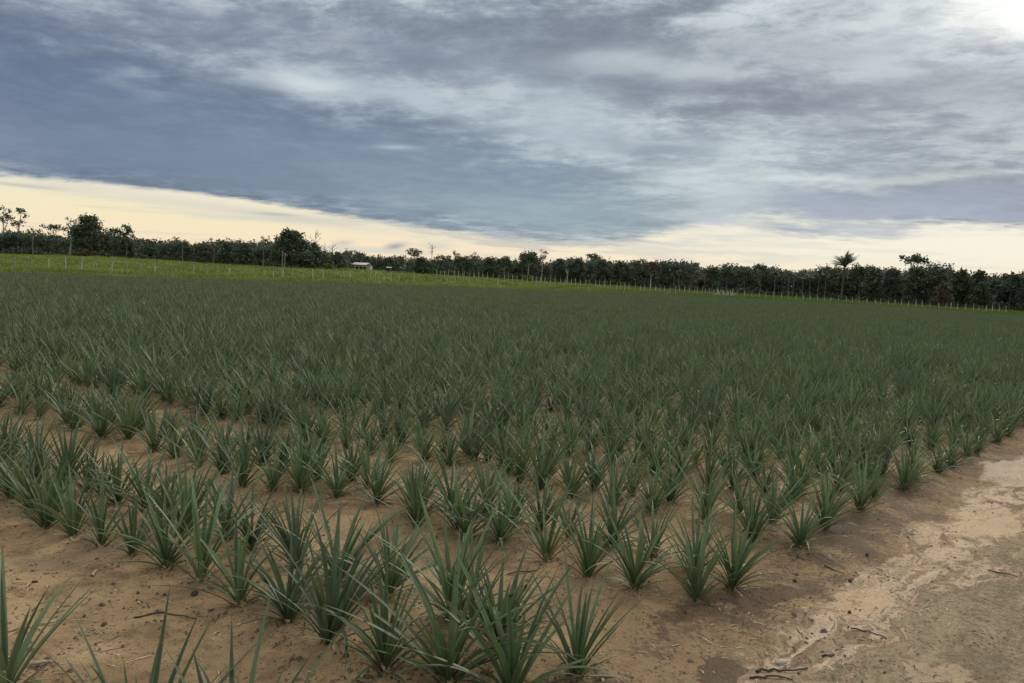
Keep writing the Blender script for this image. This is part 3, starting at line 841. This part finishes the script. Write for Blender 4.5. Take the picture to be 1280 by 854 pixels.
T = tree
T(4, 256, 222, 20, 'tall open crowned tree at the far left end of the treeline', 'grey', 'pale', 'open', crown_from=.60)
T(23, 260, 224, 26, 'tall airy tree with pale trunk, second from the left end', 'grey', 'pale', 'open', crown_from=.60)
dead_tree(41, 282, 205, 10, 'short dead snag rising between the airy tree and the flat topped tree at left')
T(66, 281, 226, 22, 'flat topped spreading tree left of the pale leaning trunk', 'dark', 'dark', 'umbrella')
T(87, 271, 200, 18, 'thin grey crowned tree on a pale leaning trunk beside the big dark tree', 'grey', 'pale', 'wispy', crown_from=.62, lean=.15, trunk_r=.2, dens=1.6)
T(111, 266, 198, 42, 'big dense dark tree, broadest crown at the left end of the pasture', 'dark', 'dark', 'dense')
T(134, 285, 200, 13, 'narrow pointed dark tree right of the broad left tree', 'dark', 'dark', 'cone')
T(143, 285, 226, 12, 'thin tree with small flat crown on a bare stem', 'dark', 'grey', 'umbrella')
T(158, 280, 198, 22, 'clump crowned tree standing alone before the low wood at left', 'mid', 'dark', 'open', crown_from=.5, dens=1.5)
T(158, 297, 203, 24, 'rounded low tree below the clump crowned tree at left', 'dark', 'dark', 'dense')
T(185, 303, 220, 22, 'low round tree right of the clump crowned tree', 'dark', 'dark', 'dome', crown_from=.2)
T(228, 300, 224, 24, 'low round tree with a pale thin stem before it', 'dark', 'pale', 'dome', crown_from=.3)
T(267, 296, 218, 16, 'small tree with a sparse grey top above the low wood', 'grey', 'grey', 'wispy', crown_from=.55, dens=1.6)
T(284, 302, 205, 22, 'dark rounded tree two crowns left of the big dome tree', 'dark', 'dark', 'dense')
T(306, 303, 200, 22, 'dark rounded tree under the airy grey crown', 'dark', 'dark', 'dense')
T(329, 293, 194, 16, 'airy grey tree just left of the big dome tree', 'grey', 'grey', 'wispy', crown_from=.6, dens=2.0)
T(346, 302, 186, 22, 'small dark tree leaning out from the left of the big dome tree', 'dark', 'dark', 'open', dens=1.5, crown_from=.4)
T(364, 286, 185, 50, 'largest dark dome shaped tree beside the pale pole', 'dark', 'dark', 'dense', dens=1.2)
T(392, 302, 188, 20, 'dark tree against the right flank of the big dome tree', 'dark', 'dark', 'dense')
dead_tree(393, 287, 190, 20, 'bare branched dead crown just right of the big dome tree', forks=9)
dead_tree(405, 301, 200, 12, 'small bare tree between two larger dead crowns near the house', forks=6)
dead_tree(415, 300, 205, 14, 'bare tree with upright twigs left of the house', forks=8)
T(404, 316, 195, 24, 'low dark tree under the bare trees left of the house', 'dark', 'dark', 'dense')
T(422, 315, 205, 24, 'low dark tree nearest to the left side of the house', 'dark', 'dark', 'dense')
T(449, 315, 300, 12, 'small round tree showing above the house roof, left one', 'dark', 'dark', 'dome', crown_from=.2)
T(458, 317, 302, 10, 'small round tree showing above the house roof, right one', 'dark', 'dark', 'dome', crown_from=.2)
T(485, 320, 305, 12, 'small pale stemmed tree above the shed', 'mid', 'pale', 'dome', crown_from=.4)
T(517, 311, 218, 18, 'two clumped tree with pale trunk at the gap right of the shed', 'dark', 'pale', 'open', crown_from=.72, dens=1.6)
T(527, 321, 214, 26, 'dense dark tree below the two clumped tree', 'dark', 'pale', 'dense')
dead_tree(538, 303, 216, 12, 'tall bare tree with upright twigs right of the two clumped tree', forks=9, lean=.1)
T(550, 319, 214, 16, 'open crowned tree right of the tall bare tree, left of a pair', 'dark', 'dark', 'open', crown_from=.5, dens=1.5)
T(560, 319, 216, 15, 'open crowned tree right of the tall bare tree, right of a pair', 'dark', 'dark', 'open', crown_from=.5, dens=1.5)
T(569, 314, 234, 12, 'wispy pale crowned tree left of the smooth dome tree', 'grey', 'pale', 'wispy', dens=1.3)
T(578, 319, 212, 26, 'smooth dome tree with pale trunk between two wispy crowns', 'dark', 'pale', 'dome', crown_from=.3, dens=1.3)
T(592, 313, 234, 13, 'wispy pale crowned tree right of the smooth dome tree', 'grey', 'pale', 'wispy', dens=1.3)
T(612, 321, 212, 24, 'dark rounded tree left of the broad pale crowned tree', 'dark', 'grey', 'dense')
T(630, 319, 214, 22, 'clumpy dark tree next left of the broad pale crowned tree', 'dark', 'pale', 'dome', crown_from=.3)
T(660, 312, 205, 28, 'broad pale crowned tree with white trunk near the middle', 'mid', 'pale', 'dome', crown_from=.45, dens=.9, trunk_r=.17)
T(677, 312, 222, 15, 'small airy crown with pale stem beside the broad pale crowned tree', 'grey', 'pale', 'wispy', crown_from=.65, dens=2.0)
T(700, 322, 212, 24, 'dark round tree behind the white forked snag', 'dark', 'dark', 'dense')
T(722, 321, 212, 24, 'dark round tree right of the white forked snag', 'dark', 'dark', 'dense')
T(741, 317, 230, 15, 'tree with small flat crown standing above the middle wood', 'dark', 'grey', 'umbrella', dens=1.5)
T(752, 323, 212, 24, 'dark round tree under the small flat crown', 'dark', 'grey', 'dense')
dead_tree(709, 337, 196, 9, 'white forked dead snag at the foot of the middle wood', bark='pale', forks=4, rad=.14)
T(775, 323, 214, 20, 'open domed tree between the small flat crown and the grey brown tree', 'dark', 'dark', 'dome', crown_from=.4)
T(797, 324, 216, 16, 'clumped tree just left of the grey brown tree', 'dark', 'dark', 'open', dens=1.5)
T(813, 326, 205, 24, 'grey brown sparse tree with bright white trunk', 'brown', 'pale', 'dome', crown_from=.5, dens=.8, trunk_r=.16)
T(830, 326, 214, 18, 'dark rounded tree just right of the grey brown tree', 'dark', 'dark', 'dense')
T(843, 328, 214, 16, 'dark rounded tree behind the yellowish palms', 'dark', 'dark', 'dense')
T(865, 329, 214, 20, 'dark rounded tree behind the leafless thicket, left one', 'dark', 'dark', 'dome', crown_from=.2)
T(890, 330, 216, 22, 'mid green rounded tree behind the leafless thicket, right one', 'mid', 'grey', 'dome', crown_from=.3)
T(908, 331, 214, 20, 'mid green tree behind the stacked posts', 'mid', 'grey', 'dome', crown_from=.3)
T(930, 331, 214, 20, 'mid green tree right of the stacked posts', 'mid', 'grey', 'dome', crown_from=.3)
T(950, 330, 214, 20, 'spiky topped mid green tree left of the palm group', 'mid', 'grey', 'open', crown_from=.3, dens=1.6)
for i, (px, yt) in enumerate([(842, 338), (848, 336)]):
    palm(px, yt, 203, 12, ['yellowish palm right of the grey brown tree, left of two', 'yellowish palm right of the grey brown tree, right of two'][i])
for i, (px, yt) in enumerate([(968, 338), (985, 336), (991, 338), (1003, 335), (1022, 337), (1031, 340), (1012, 341)]):
    palm(px, yt, 200, 14, ['slender pale stemmed palm at the left end of the palm group', 'second slender palm from the left in the palm group', 'third slender palm from the left in the palm group', 'fourth slender palm, taller, middle of the palm group',
                          'slender palm two left of the big dark trunked palm', 'slender palm next to the big dark trunked palm', 'shorter slender palm in the middle of the palm group'][i])
palm(1052, 313, 188, 40, 'big feather palm with dark trunk rising above the right wood', big=True, group='big palms', name='feather_palm')
T(1073, 324, 205, 26, 'grey green dome tree right behind the big palm', 'mid', 'dark', 'dome', crown_from=.2)
T(1092, 334, 196, 26, 'dark rounded tree between the big palm and the grey dome', 'dark', 'dark', 'dense')
T(1113, 328, 200, 30, 'broad grey dome tree left of the umbrella shaped tree', 'grey', 'dark', 'dome', crown_from=.2, dens=.9)
T(1140, 319, 196, 28, 'umbrella shaped dark tree above the right wood', 'dark', 'dark', 'umbrella', crown_from=.74, dens=1.8)
T(1146, 332, 192, 28, 'dark rounded tree under the umbrella shaped tree', 'dark', 'dark', 'dense')
T(1172, 331, 190, 28, 'dark tree with flattened crown right of the umbrella shaped tree', 'dark', 'dark', 'dome', crown_from=.2, dens=1.3)
T(1200, 333, 184, 28, 'dark tree with grey sheen, second right of the umbrella shaped tree', 'mid', 'dark', 'dense')
T(1222, 335, 182, 24, 'dark round tree left of the dip in the right skyline', 'dark', 'dark', 'dense')
T(1262, 332, 178, 22, 'clumpy tree right of the dip in the right skyline', 'dark', 'dark', 'dome', crown_from=.2, dens=1.3)
T(1284, 330, 176, 24, 'dark tree at the right edge of the photo', 'dark', 'dark', 'dense')
T(1178, 352, 172, 22, 'brownish shrub standing before the right wood', 'brown', 'brown', 'dense', name='shrub', group='shrubs before the wood', dens=.7)
dead_tree(1244, 366, 158, 8, 'small bare shrub near the right end of the fence', bark='brown', forks=7, name='bare_shrub')
T(411, 330, 186, 10, 'bright lime shrub at the foot of the trees left of the house', 'lime', 'dark', 'dense', name='shrub', group='shrubs before the wood')
T(390, 331, 184, 12, 'dull green shrub right of the big dome tree foot', 'mid', 'dark', 'dense', name='shrub', group='shrubs before the wood')
T(661, 344, 196, 9, 'bright lime shrub below the white trunk near the middle', 'lime', 'dark', 'dense', name='shrub', group='shrubs before the wood')
T(103, 311, 190, 24, 'brownish low shrub at the foot of the broad left tree', 'brown', 'brown', 'dense', name='shrub', group='shrubs before the wood', dens=.8)
T(130, 314, 184, 10, 'dark low shrub right of the brownish shrub at left', 'dark', 'dark', 'dense', name='shrub', group='shrubs before the wood')
# leafless thicket
for i, px in enumerate((863, 872, 881)):
    dead_tree(px, 341 + i % 2 * 2, 196, 16, ['leafless reddish thicket bush behind the fence, left of three', 'leafless reddish thicket bush behind the fence, middle of three', 'leafless reddish thicket bush behind the fence, right of three'][i], bark='brown', forks=16, name='bare_shrub', group='leafless thicket')

# ------------------------------------------------------------------ fences
POSTM = {'pale': simple_mat('weathered_post', (0.38, 0.36, 0.31), (0.62, 0.58, 0.5), 6), 'grey': simple_mat('grey_post', (0.20, 0.20, 0.16), (0.38, 0.36, 0.30), 6), 'dark': simple_mat('dark_post', (0.05, 0.045, 0.04), (0.09, 0.08, 0.07), 6)}
WIRE = simple_mat('wire', (0.18, 0.18, 0.18), (0.24, 0.24, 0.24), 2, 0.5)
def post_mesh(seed, mat):
    r = random.Random(seed)
    p = [(r.uniform(-.03, .03) * t, r.uniform(-.03, .03) * t, 1.0 * t) for t in (0, .35, .7, .97, 1.0)]
    v, f = tube(p, [1.0, .95, .9, .86, .6], 8)
    o = mesh_obj('post', v, f, mat, smooth_=True); me_ = o.data; bpy.data.objects.remove(o); return me_
PM = {k: [post_mesh(s, POSTM[k]) for s in range(4)] for k in POSTM}
def fence(label, posts, wires=(.35, .65, .92)):
    """posts: (px, depth, height, dark)"""
    pts = []
    for px, D, h, dk in posts:
        x, y, z = place(px, D); pts.append((x, y, z, h, dk))
    root = empty('wire_fence', pts[0][:3]); tag(root, label, 'fence', 'post and wire fences')
    ox, oy, oz = pts[0][:3]
    r = random.Random(len(posts))
    for x, y, z, h, dk in pts:
        o = bpy.data.objects.new('post', PM['dark' if dk is True else (dk or 'pale')][r.randrange(4)]); COL.objects.link(o); o.parent = root
        o.location = (x - ox, y - oy, z - oz - .1); ra = r.uniform(.04, .072); o.scale = (ra, ra, h + .1)
        o.rotation_euler = (r.uniform(-.05, .05), r.uniform(-.06, .06), r.random() * 6)
    parts = []
    for w_ in wires:
        for (x, y, z, h, _), (x2, y2, z2, h2, _) in zip(pts[:-1], pts[1:]):
            parts.append(tube([(x - ox, y - oy, z - oz + h * w_), (x2 - ox, y2 - oy, z2 - oz + h2 * w_)], [.006, .006], 3))
    mesh_obj('wire', *merge(parts), WIRE, root)
def fe(px, off=1.5):
    u = u_of(px); return float(np.interp(u, US, YF0)) + off
FR = random.Random(3)
near = []
for px in [-60, -40, -20, 0, 19, 40, 61, 82, 102, 121, 140, 159, 176, 194, 210, 227, 242, 259, 272, 287, 301, 314, 329, 342, 354, 366, 379, 391, 404, 415, 426, 438, 449, 460, 470, 480, 489, 499, 509, 518, 527, 533, 545, 555, 563, 571, 587, 602, 622, 645, 670, 697]:
    near.append((px, fe(px, 3.0), FR.uniform(.9, 1.2), px in (533, 555, 571, 602, 645, 697) or FR.choice(['grey', 'grey', 'pale'])))
fence('fence of grey wooden posts and wire along the left and middle field margin', near)
farp = []
px = 545.0
while px < 770:
    farp.append((px + FR.uniform(-1, 1), float(np.interp(px, [545, 640, 770], [190, 186, 178])), FR.uniform(1.05, 1.5), False)); px += FR.uniform(5.0, 7.5)
fence('fence of pale posts close to the foot of the middle wood', farp)
rp = []
px = 771.0
while px < 1262:
    D = fe(px, 3.5)
    rp.append((px + FR.uniform(-1, 1), D, FR.uniform(.9, 1.3) * (1.0 if px < 1000 else .85), False)); px += FR.uniform(4.5, 7) if px < 920 else FR.uniform(7, 10.5)
fence('fence of pale posts between the right part of the field and the wood', rp)
# stacked spare posts near the right fence
x, y, z = place(907, fe(907, 5)); root = empty('post_pile', (x, y, z)); tag(root, 'heap of pale spare posts leaning beside the right fence', 'post pile')
for i in range(12):
    o = bpy.data.objects.new('post', PM['pale'][i % 4]); COL.objects.link(o); o.parent = root
    o.location = ((i - 6) * .34, FR.uniform(-.3, .3), -.05); o.scale = (.09, .09, FR.uniform(.8, 1.3)); o.rotation_euler = (FR.uniform(-.2, .2), FR.uniform(-.7, .7), 0)
# poles
def pole(px, ytop, D, ra, label, mat):
    x, y, z = place(px, D); h = z_at(px, ytop, D) - z
    o = mesh_obj('utility_pole', *tube([(0, 0, -.3), (0, 0, h * .5), (0.02, 0, h)], [ra, ra * .9, ra * .75], 8), mat, smooth_=True); o.location = (x, y, z)
    tag(o, label, 'pole')
pole(352.8, 314, 176, .14, 'thicker grey pole standing before the big dome tree', BARK['grey'])
pole(355.8, 316, 176, .06, 'thin pale pole right beside the thicker one', BARK['pale'])
pole(228, 306, 205, .06, 'thin grey pole before the low wood at left', BARK['grey'])

# ------------------------------------------------------------------ house and shed
def box(x0, y0, z0, x1, y1, z1):
    v = [(x0, y0, z0), (x1, y0, z0), (x1, y1, z0), (x0, y1, z0), (x0, y0, z1), (x1, y0, z1), (x1, y1, z1), (x0, y1, z1)]
    return v, [(0, 3, 2, 1), (4, 5, 6, 7), (0, 1, 5, 4), (1, 2, 6, 5), (2, 3, 7, 6), (3, 0, 4, 7)]
M_ = {k: simple_mat(k, *c, 1.2, 0.7) for k, c in {'roof_sheet': ((0.52, 0.50, 0.54), (0.66, 0.63, 0.66)), 'pink_wall': ((0.42, 0.27, 0.22), (0.52, 0.35, 0.29)), 'white_wall': ((0.55, 0.56, 0.58), (0.68, 0.69, 0.70)),
      'blue_wall': ((0.28, 0.34, 0.42), (0.36, 0.42, 0.5)), 'dark_opening': ((0.02, 0.02, 0.02), (0.03, 0.03, 0.03)), 'wood_dark': ((0.08, 0.06, 0.05), (0.12, 0.09, 0.07))}.items()}
hx, hy_, hz = place(453, 262)
SC = 262 / F
root = empty('house', (hx, hy_, hz)); tag(root, 'small pink walled house with pale sheet roof in the distant pasture', 'house')
W2, Hh = 11 * SC, 5.2 * SC
mesh_obj('wall', *merge([box(-W2 * .82, -2, 0, W2, 2, Hh)]), M_['pink_wall'], root)
rv = [(-W2 * 1.0, -2.9, Hh * 1.12), (W2 * .55, -2.9, Hh * 1.12), (W2 * .75, .2, Hh * 1.62), (-W2 * .95, .2, Hh * 1.62), (-W2 * 1.0, 3, Hh * 1.1), (W2 * .8, 3, Hh * 1.1)]
rv += [(a, b_, c + .1) for a, b_, c in rv]
mesh_obj('roof', rv, [(0, 1, 2, 3), (3, 2, 5, 4), (6, 9, 8, 7), (9, 10, 11, 8), (0, 6, 7, 1), (1, 7, 8, 2), (2, 8, 11, 5), (0, 3, 9, 6), (3, 4, 10, 9), (4, 5, 11, 10)], M_['roof_sheet'], root)
pz = [(-W2 * .8, -3.0), (-W2 * .1, -3.0), (W2 * .5, -3.0)]
mesh_obj('veranda_roof', *merge([box(-W2 * .7, -3.3, Hh * .72, W2 * .8, -2.01, Hh * .86)]), M_['pink_wall'], root)
for i in range(4):
    mesh_obj('veranda_post', *box(-W2 * .68 + i * W2 * .47, -3.25, 0, -W2 * .68 + i * W2 * .47 + .12, -3.1, Hh * .72), M_['white_wall'], root)
mesh_obj('door', *box(-W2 * .2, -2.06, 0, W2 * .02, -2.003, Hh * .62), M_['dark_opening'], root)
for a in (-.62, .22): mesh_obj('window', *box(W2 * a, -2.05, Hh * .25, W2 * (a + .25), -2.003, Hh * .6), M_['dark_opening'], root)
mesh_obj('side_wall', *box(W2 * .62, -3.4, 0, W2 * 1.06, -2.02, Hh * .62), M_['blue_wall'], root)
ax, ay, az_ = place(436.5, 262)
root = empty('lean_to', (ax, ay, az_)); tag(root, 'low open shelter with pinkish white roof left of the house', 'shelter')
mesh_obj('roof', *box(-3.6 * SC, -1.2, 1.0, 3.6 * SC, 1.2, 1.18), M_['roof_sheet'], root)
for a in (-3.4 * SC, 3.3 * SC):
    for b_ in (-1.1, 1.0): mesh_obj('post', *box(a, b_, 0, a + .1, b_ + .1, 1.0), M_['white_wall'], root)
mesh_obj('wall', *box(-3.2 * SC, .4, 0, 3.1 * SC, .5, .98), M_['white_wall'], root)
ax, ay, az_ = place(486, 235)
root = empty('shed', (ax, ay, az_)); tag(root, 'small dark shed with pale roof right of the house', 'shed')
mesh_obj('wall', *box(-.55, -.5, 0, .55, .5, 1.15), M_['wood_dark'], root); mesh_obj('roof', [(-.75, -.7, 1.16), (.75, -.7, 1.16), (.75, .7, 1.3), (-.75, .7, 1.3), (-.75, -.7, 1.26), (.75, -.7, 1.26), (.75, .7, 1.42), (-.75, .7, 1.42)], box(0, 0, 0, 1, 1, 1)[1], M_['roof_sheet'], root)
mesh_obj('door', *box(-.2, -.55, 0, .2, -.503, .95), M_['dark_opening'], root)

# ------------------------------------------------------------------ pasture grass (uncountable)
def grass():
    r = np.random.default_rng(31)
    n = 110000
    u = r.uniform(-.72, .72, n); a = np.interp(u, US, YF); b = np.interp(u, TU, TY)
    t = r.random(n) ** 1.5
    y = a + 0.3 + (b + 6 - a) * t; x = u * y
    h = r.uniform(.12, .36, n) * (1 + .7 * (vnoise(x * .4, y * .15, 1.0, 12) - .35)); h = h * np.interp(u, [.0, .2], [1, .7])
    z = terrain(x, y); an = r.random(n) * 6.28; w = r.uniform(.05, .14, n)
    ln = r.normal(size=(n, 2)) * .14
    p = np.stack([x, y, z], 1); sx = np.stack([np.cos(an) * w, np.sin(an) * w, np.zeros(n)], 1); tip = p + np.stack([ln[:, 0], ln[:, 1], h], 1)
    V_ = np.stack([p - sx, p + sx, tip], 1).reshape(-1, 3); tone = np.clip((vnoise(x * .5, y * .2, 1.0, 14) * .9 + r.uniform(-.3, .3, n)) * np.interp(u, [.0, .2], [1, .15]), 0, 1)
    o = mesh_obj('pasture_grass', V_, np.arange(3 * n).reshape(-1, 3), foliage_mat('grass_blades', (0.10, 0.155, 0.036), (0.29, 0.34, 0.085), .3), attr={'tone': np.repeat(np.repeat(tone, 3)[:, None], 3, 1)})
    tag(o, 'green grass tufts covering the pasture between field and trees', 'grass', kind='stuff')
grass()

# ------------------------------------------------------------------ litter on the soil
STRAW = simple_mat('dry_straw', (0.30, 0.24, 0.16), (0.55, 0.47, 0.36), 30); TWIG = simple_mat('dark_twig', (0.04, 0.03, 0.022), (0.09, 0.065, 0.045), 20)
CLOD = simple_mat('dark_clod', (0.06, 0.043, 0.03), (0.11, 0.08, 0.055), 30); STONE = simple_mat('pale_stone', (0.36, 0.33, 0.27), (0.5, 0.46, 0.38), 25)
def litter():
    r = np.random.default_rng(41)
    for name, n, mat, lab, cat in (('straw_litter', 2200, STRAW, 'thin bits of dry straw scattered on the soil', 'straw'), ('twig_litter', 6000, TWIG, 'small dark twig and leaf crumbs scattered on the soil', 'litter')):
        V_, F_ = [], []
        while len(F_) < n * 2:
            y = 2.4 + 9.0 * r.random() ** 1.7; x = r.uniform(-.68, .72) * y
            near_plant = r.random() < .45
            if near_plant:
                q_ = plant_objs[r.integers(0, len(plant_objs))].location; x, y = q_.x + r.normal() * .10, q_.y + r.normal() * .10
            if not near_plant and vnoise(x, y, 1.1, 51 if name[0] == 's' else 52) < (.50 if name[0] == 's' else .47): continue
            a = ab((x, y)); 
            an = r.random() * 6.28; l = r.uniform(.008, .05) if r.random() < .93 else r.uniform(.05, .14)
            w = r.uniform(.0012, .003) if l > .02 else r.uniform(.002, .006)
            z = float(gz(x, y)) + .003; b0 = len(V_)
            c, s_ = math.cos(an), math.sin(an); hk = r.normal() * .1 * l
            V_ += [(x - c * l / 2 - s_ * w, y - s_ * l / 2 + c * w, z), (x - c * l / 2 + s_ * w, y - s_ * l / 2 - c * w, z),
                   (x + s_ * w + s_ * hk, y - c * w - c * hk, z + w * 1.6), (x - s_ * w + s_ * hk, y + c * w - c * hk, z + w * 1.6),
                   (x + c * l / 2 + s_ * w, y + s_ * l / 2 - c * w, z + .001), (x + c * l / 2 - s_ * w, y + s_ * l / 2 + c * w, z + .001)]
            F_ += [(b0, b0 + 1, b0 + 2, b0 + 3), (b0 + 3, b0 + 2, b0 + 4, b0 + 5)]
        o = mesh_obj(name, V_, np.array(F_), mat); tag(o, lab, cat, kind='stuff')
    # crumbs of earth
    Vs, Fs = [], []
    ico = [(0, 0, 1), (.9, 0, .1), (.28, .85, .1), (-.72, .53, .1), (-.72, -.53, .1), (.28, -.85, .1)]
    fi = [(0, 1, 2), (0, 2, 3), (0, 3, 4), (0, 4, 5), (0, 5, 1)]
    while len(Fs) < 5 * 7000:
        y = 2.5 + 8 * r.random() ** 1.6; x = r.uniform(-.66, .72) * y
        if vnoise(x, y, 1.9, 61) * .6 + vnoise(x, y, 6.3, 62) * .4 < .56: continue
        s_ = abs(r.normal()) ** 1.6 * .0035 + .0015; z = float(gz(x, y)); b0 = len(Vs)
        Vs += [(x + p[0] * s_ * r.uniform(.6, 1.3), y + p[1] * s_ * r.uniform(.6, 1.3), z + (p[2] - .2) * s_ * r.uniform(.5, 1)) for p in ico]; Fs += [tuple(i + b0 for i in f) for f in fi]
    o = mesh_obj('soil_crumbs', Vs, np.array(Fs), CLOD); tag(o, 'dark crumbs of earth scattered on the sandy soil', 'soil crumbs', kind='stuff')
litter()
def stick(pts, ra, mat, name, label, cat='twig'):
    P3 = []
    for p in pts:
        g = ground(*p); P3.append((g[0], g[1], float(gz(*g)) + ra * .8))
    P3 = [Vector(p) for p in P3]; path = []
    for a, b_ in zip(P3[:-1], P3[1:]): path += [a.lerp(b_, t) + Vector((prng.gauss(0, .006), prng.gauss(0, .006), prng.uniform(0, .006))) for t in (0, .33, .66)]
    path.append(P3[-1]); c = path[0].copy()
    o = mesh_obj(name, *tube([p - c for p in path], [ra * (1 - .5 * i / len(path)) for i in range(len(path))], 6), mat, smooth_=True)
    o.location = c; tag(o, label, cat)
stick([(635, 721), (672, 718)], .004, TWIG, 'twig', 'dark straight twig on the sand between the nearest two double rows')
stick([(0, 803), (40, 790), (75, 780), (125, 778)], .004, STRAW, 'twig', 'long dry stalk lying across the bare sand at lower left')
stick([(35, 845), (66, 841)], .008, STRAW, 'twig', 'pale broken stalk at the bottom edge on the left')
stick([(165, 774), (200, 770), (245, 775)], .004, TWIG, 'twig', 'thin dark twig on bare sand right of the black stone')
stick([(116, 727), (121, 720), (126, 719)], .006, STRAW, 'leaf_scrap', 'curled pale leaf scrap on the sand at lower left', 'leaf scrap')
stick([(1030, 705), (1056, 715)], .0045, TWIG, 'twig', 'dark stick on the damp earth just off the row ends')
stick([(1064, 785), (1085, 790), (1109, 796)], .0045, TWIG, 'twig', 'dark knobbly stick on the pale wash of the track')
stick([(1237, 713), (1272, 720)], .0045, TWIG, 'twig', 'straight dark stick near the right edge of the track')
stick([(1026, 817), (1043, 820)], .006, TWIG, 'twig', 'short dark twig on the lower part of the pale wash')
stick([(998, 783), (1004, 790)], .005, STRAW, 'leaf_scrap', 'small white scrap on the dark damp earth', 'leaf scrap')
stick([(1097, 708), (1104, 709)], .007, STRAW, 'leaf_scrap', 'white scrap on the track beside the dark damp earth', 'leaf scrap')
stick([(946, 838), (968, 833), (986, 836), (1010, 833)], .006, TWIG, 'bark_strip', 'dark bark strip lying at the bottom edge by the track', 'bark')
stick([(938, 848), (960, 843), (992, 850)], .005, TWIG, 'bark_strip', 'thinner bark strip just below the dark one by the track', 'bark')
def stone(px, py, sx, sy, sz, mat, label, name='stone', cat='stone'):
    import bmesh
    g = ground(px, py); bm = bmesh.new(); bmesh.ops.create_icosphere(bm, subdivisions=3, radius=1)
    r = random.Random(int(px)); off = [Vector((r.gauss(0, 1), r.gauss(0, 1), r.gauss(0, 1))).normalized() for _ in range(9)]
    for v in bm.verts:
        k = 1 + sum(.10 * max(0, v.co.dot(o_)) ** 3 * (1 if i % 2 else -1) for i, o_ in enumerate(off))
        v.co = Vector((v.co.x * sx * k, v.co.y * sy * k, v.co.z * sz * k))
    me_ = bpy.data.meshes.new(name); bm.to_mesh(me_); bm.free(); me_.materials.append(mat)
    me_.polygons.foreach_set('use_smooth', np.ones(len(me_.polygons), bool))
    o = bpy.data.objects.new(name, me_); COL.objects.link(o); o.location = (g[0], g[1], float(gz(*g)) + sz * .45); o.rotation_euler = (0, 0, r.random() * 3); tag(o, label, cat)
stone(977, 819, .036, .018, .012, STONE, 'flat pale stone on the sand between the damp earth and the wash')
stone(243, 748, .016, .015, .016, TWIG, 'round black lump on the sand beside the nearest double row')
stone(130, 781, .024, .010, .008, TWIG, 'flat black lump among the dry stalks at lower left')
stone(43, 735, .018, .008, .008, TWIG, 'small black lump behind the cut off plant at lower left')
stone(994, 723, .012, .012, .011, CLOD, 'dark clod at the tip of the damp earth')
stone(1063, 724, .012, .012, .012, CLOD, 'dark clod on the sand above the pale wash')
stone(1084, 693, .014, .012, .012, CLOD, 'dark clod on damp earth nearest the row ends')
stone(1062, 763, .010, .010, .010, CLOD, 'dark clod on the left side of the pale wash')
stone(433, 820, .014, .012, .014, CLOD, 'dark clod at the foot of the nearest double row')
stone(432, 827, .009, .009, .009, simple_mat('yellow_fruit', (0.35, 0.22, 0.05), (0.42, 0.28, 0.08)), 'small yellow seed beside a dark clod in the nearest double row', 'seed', 'seed')
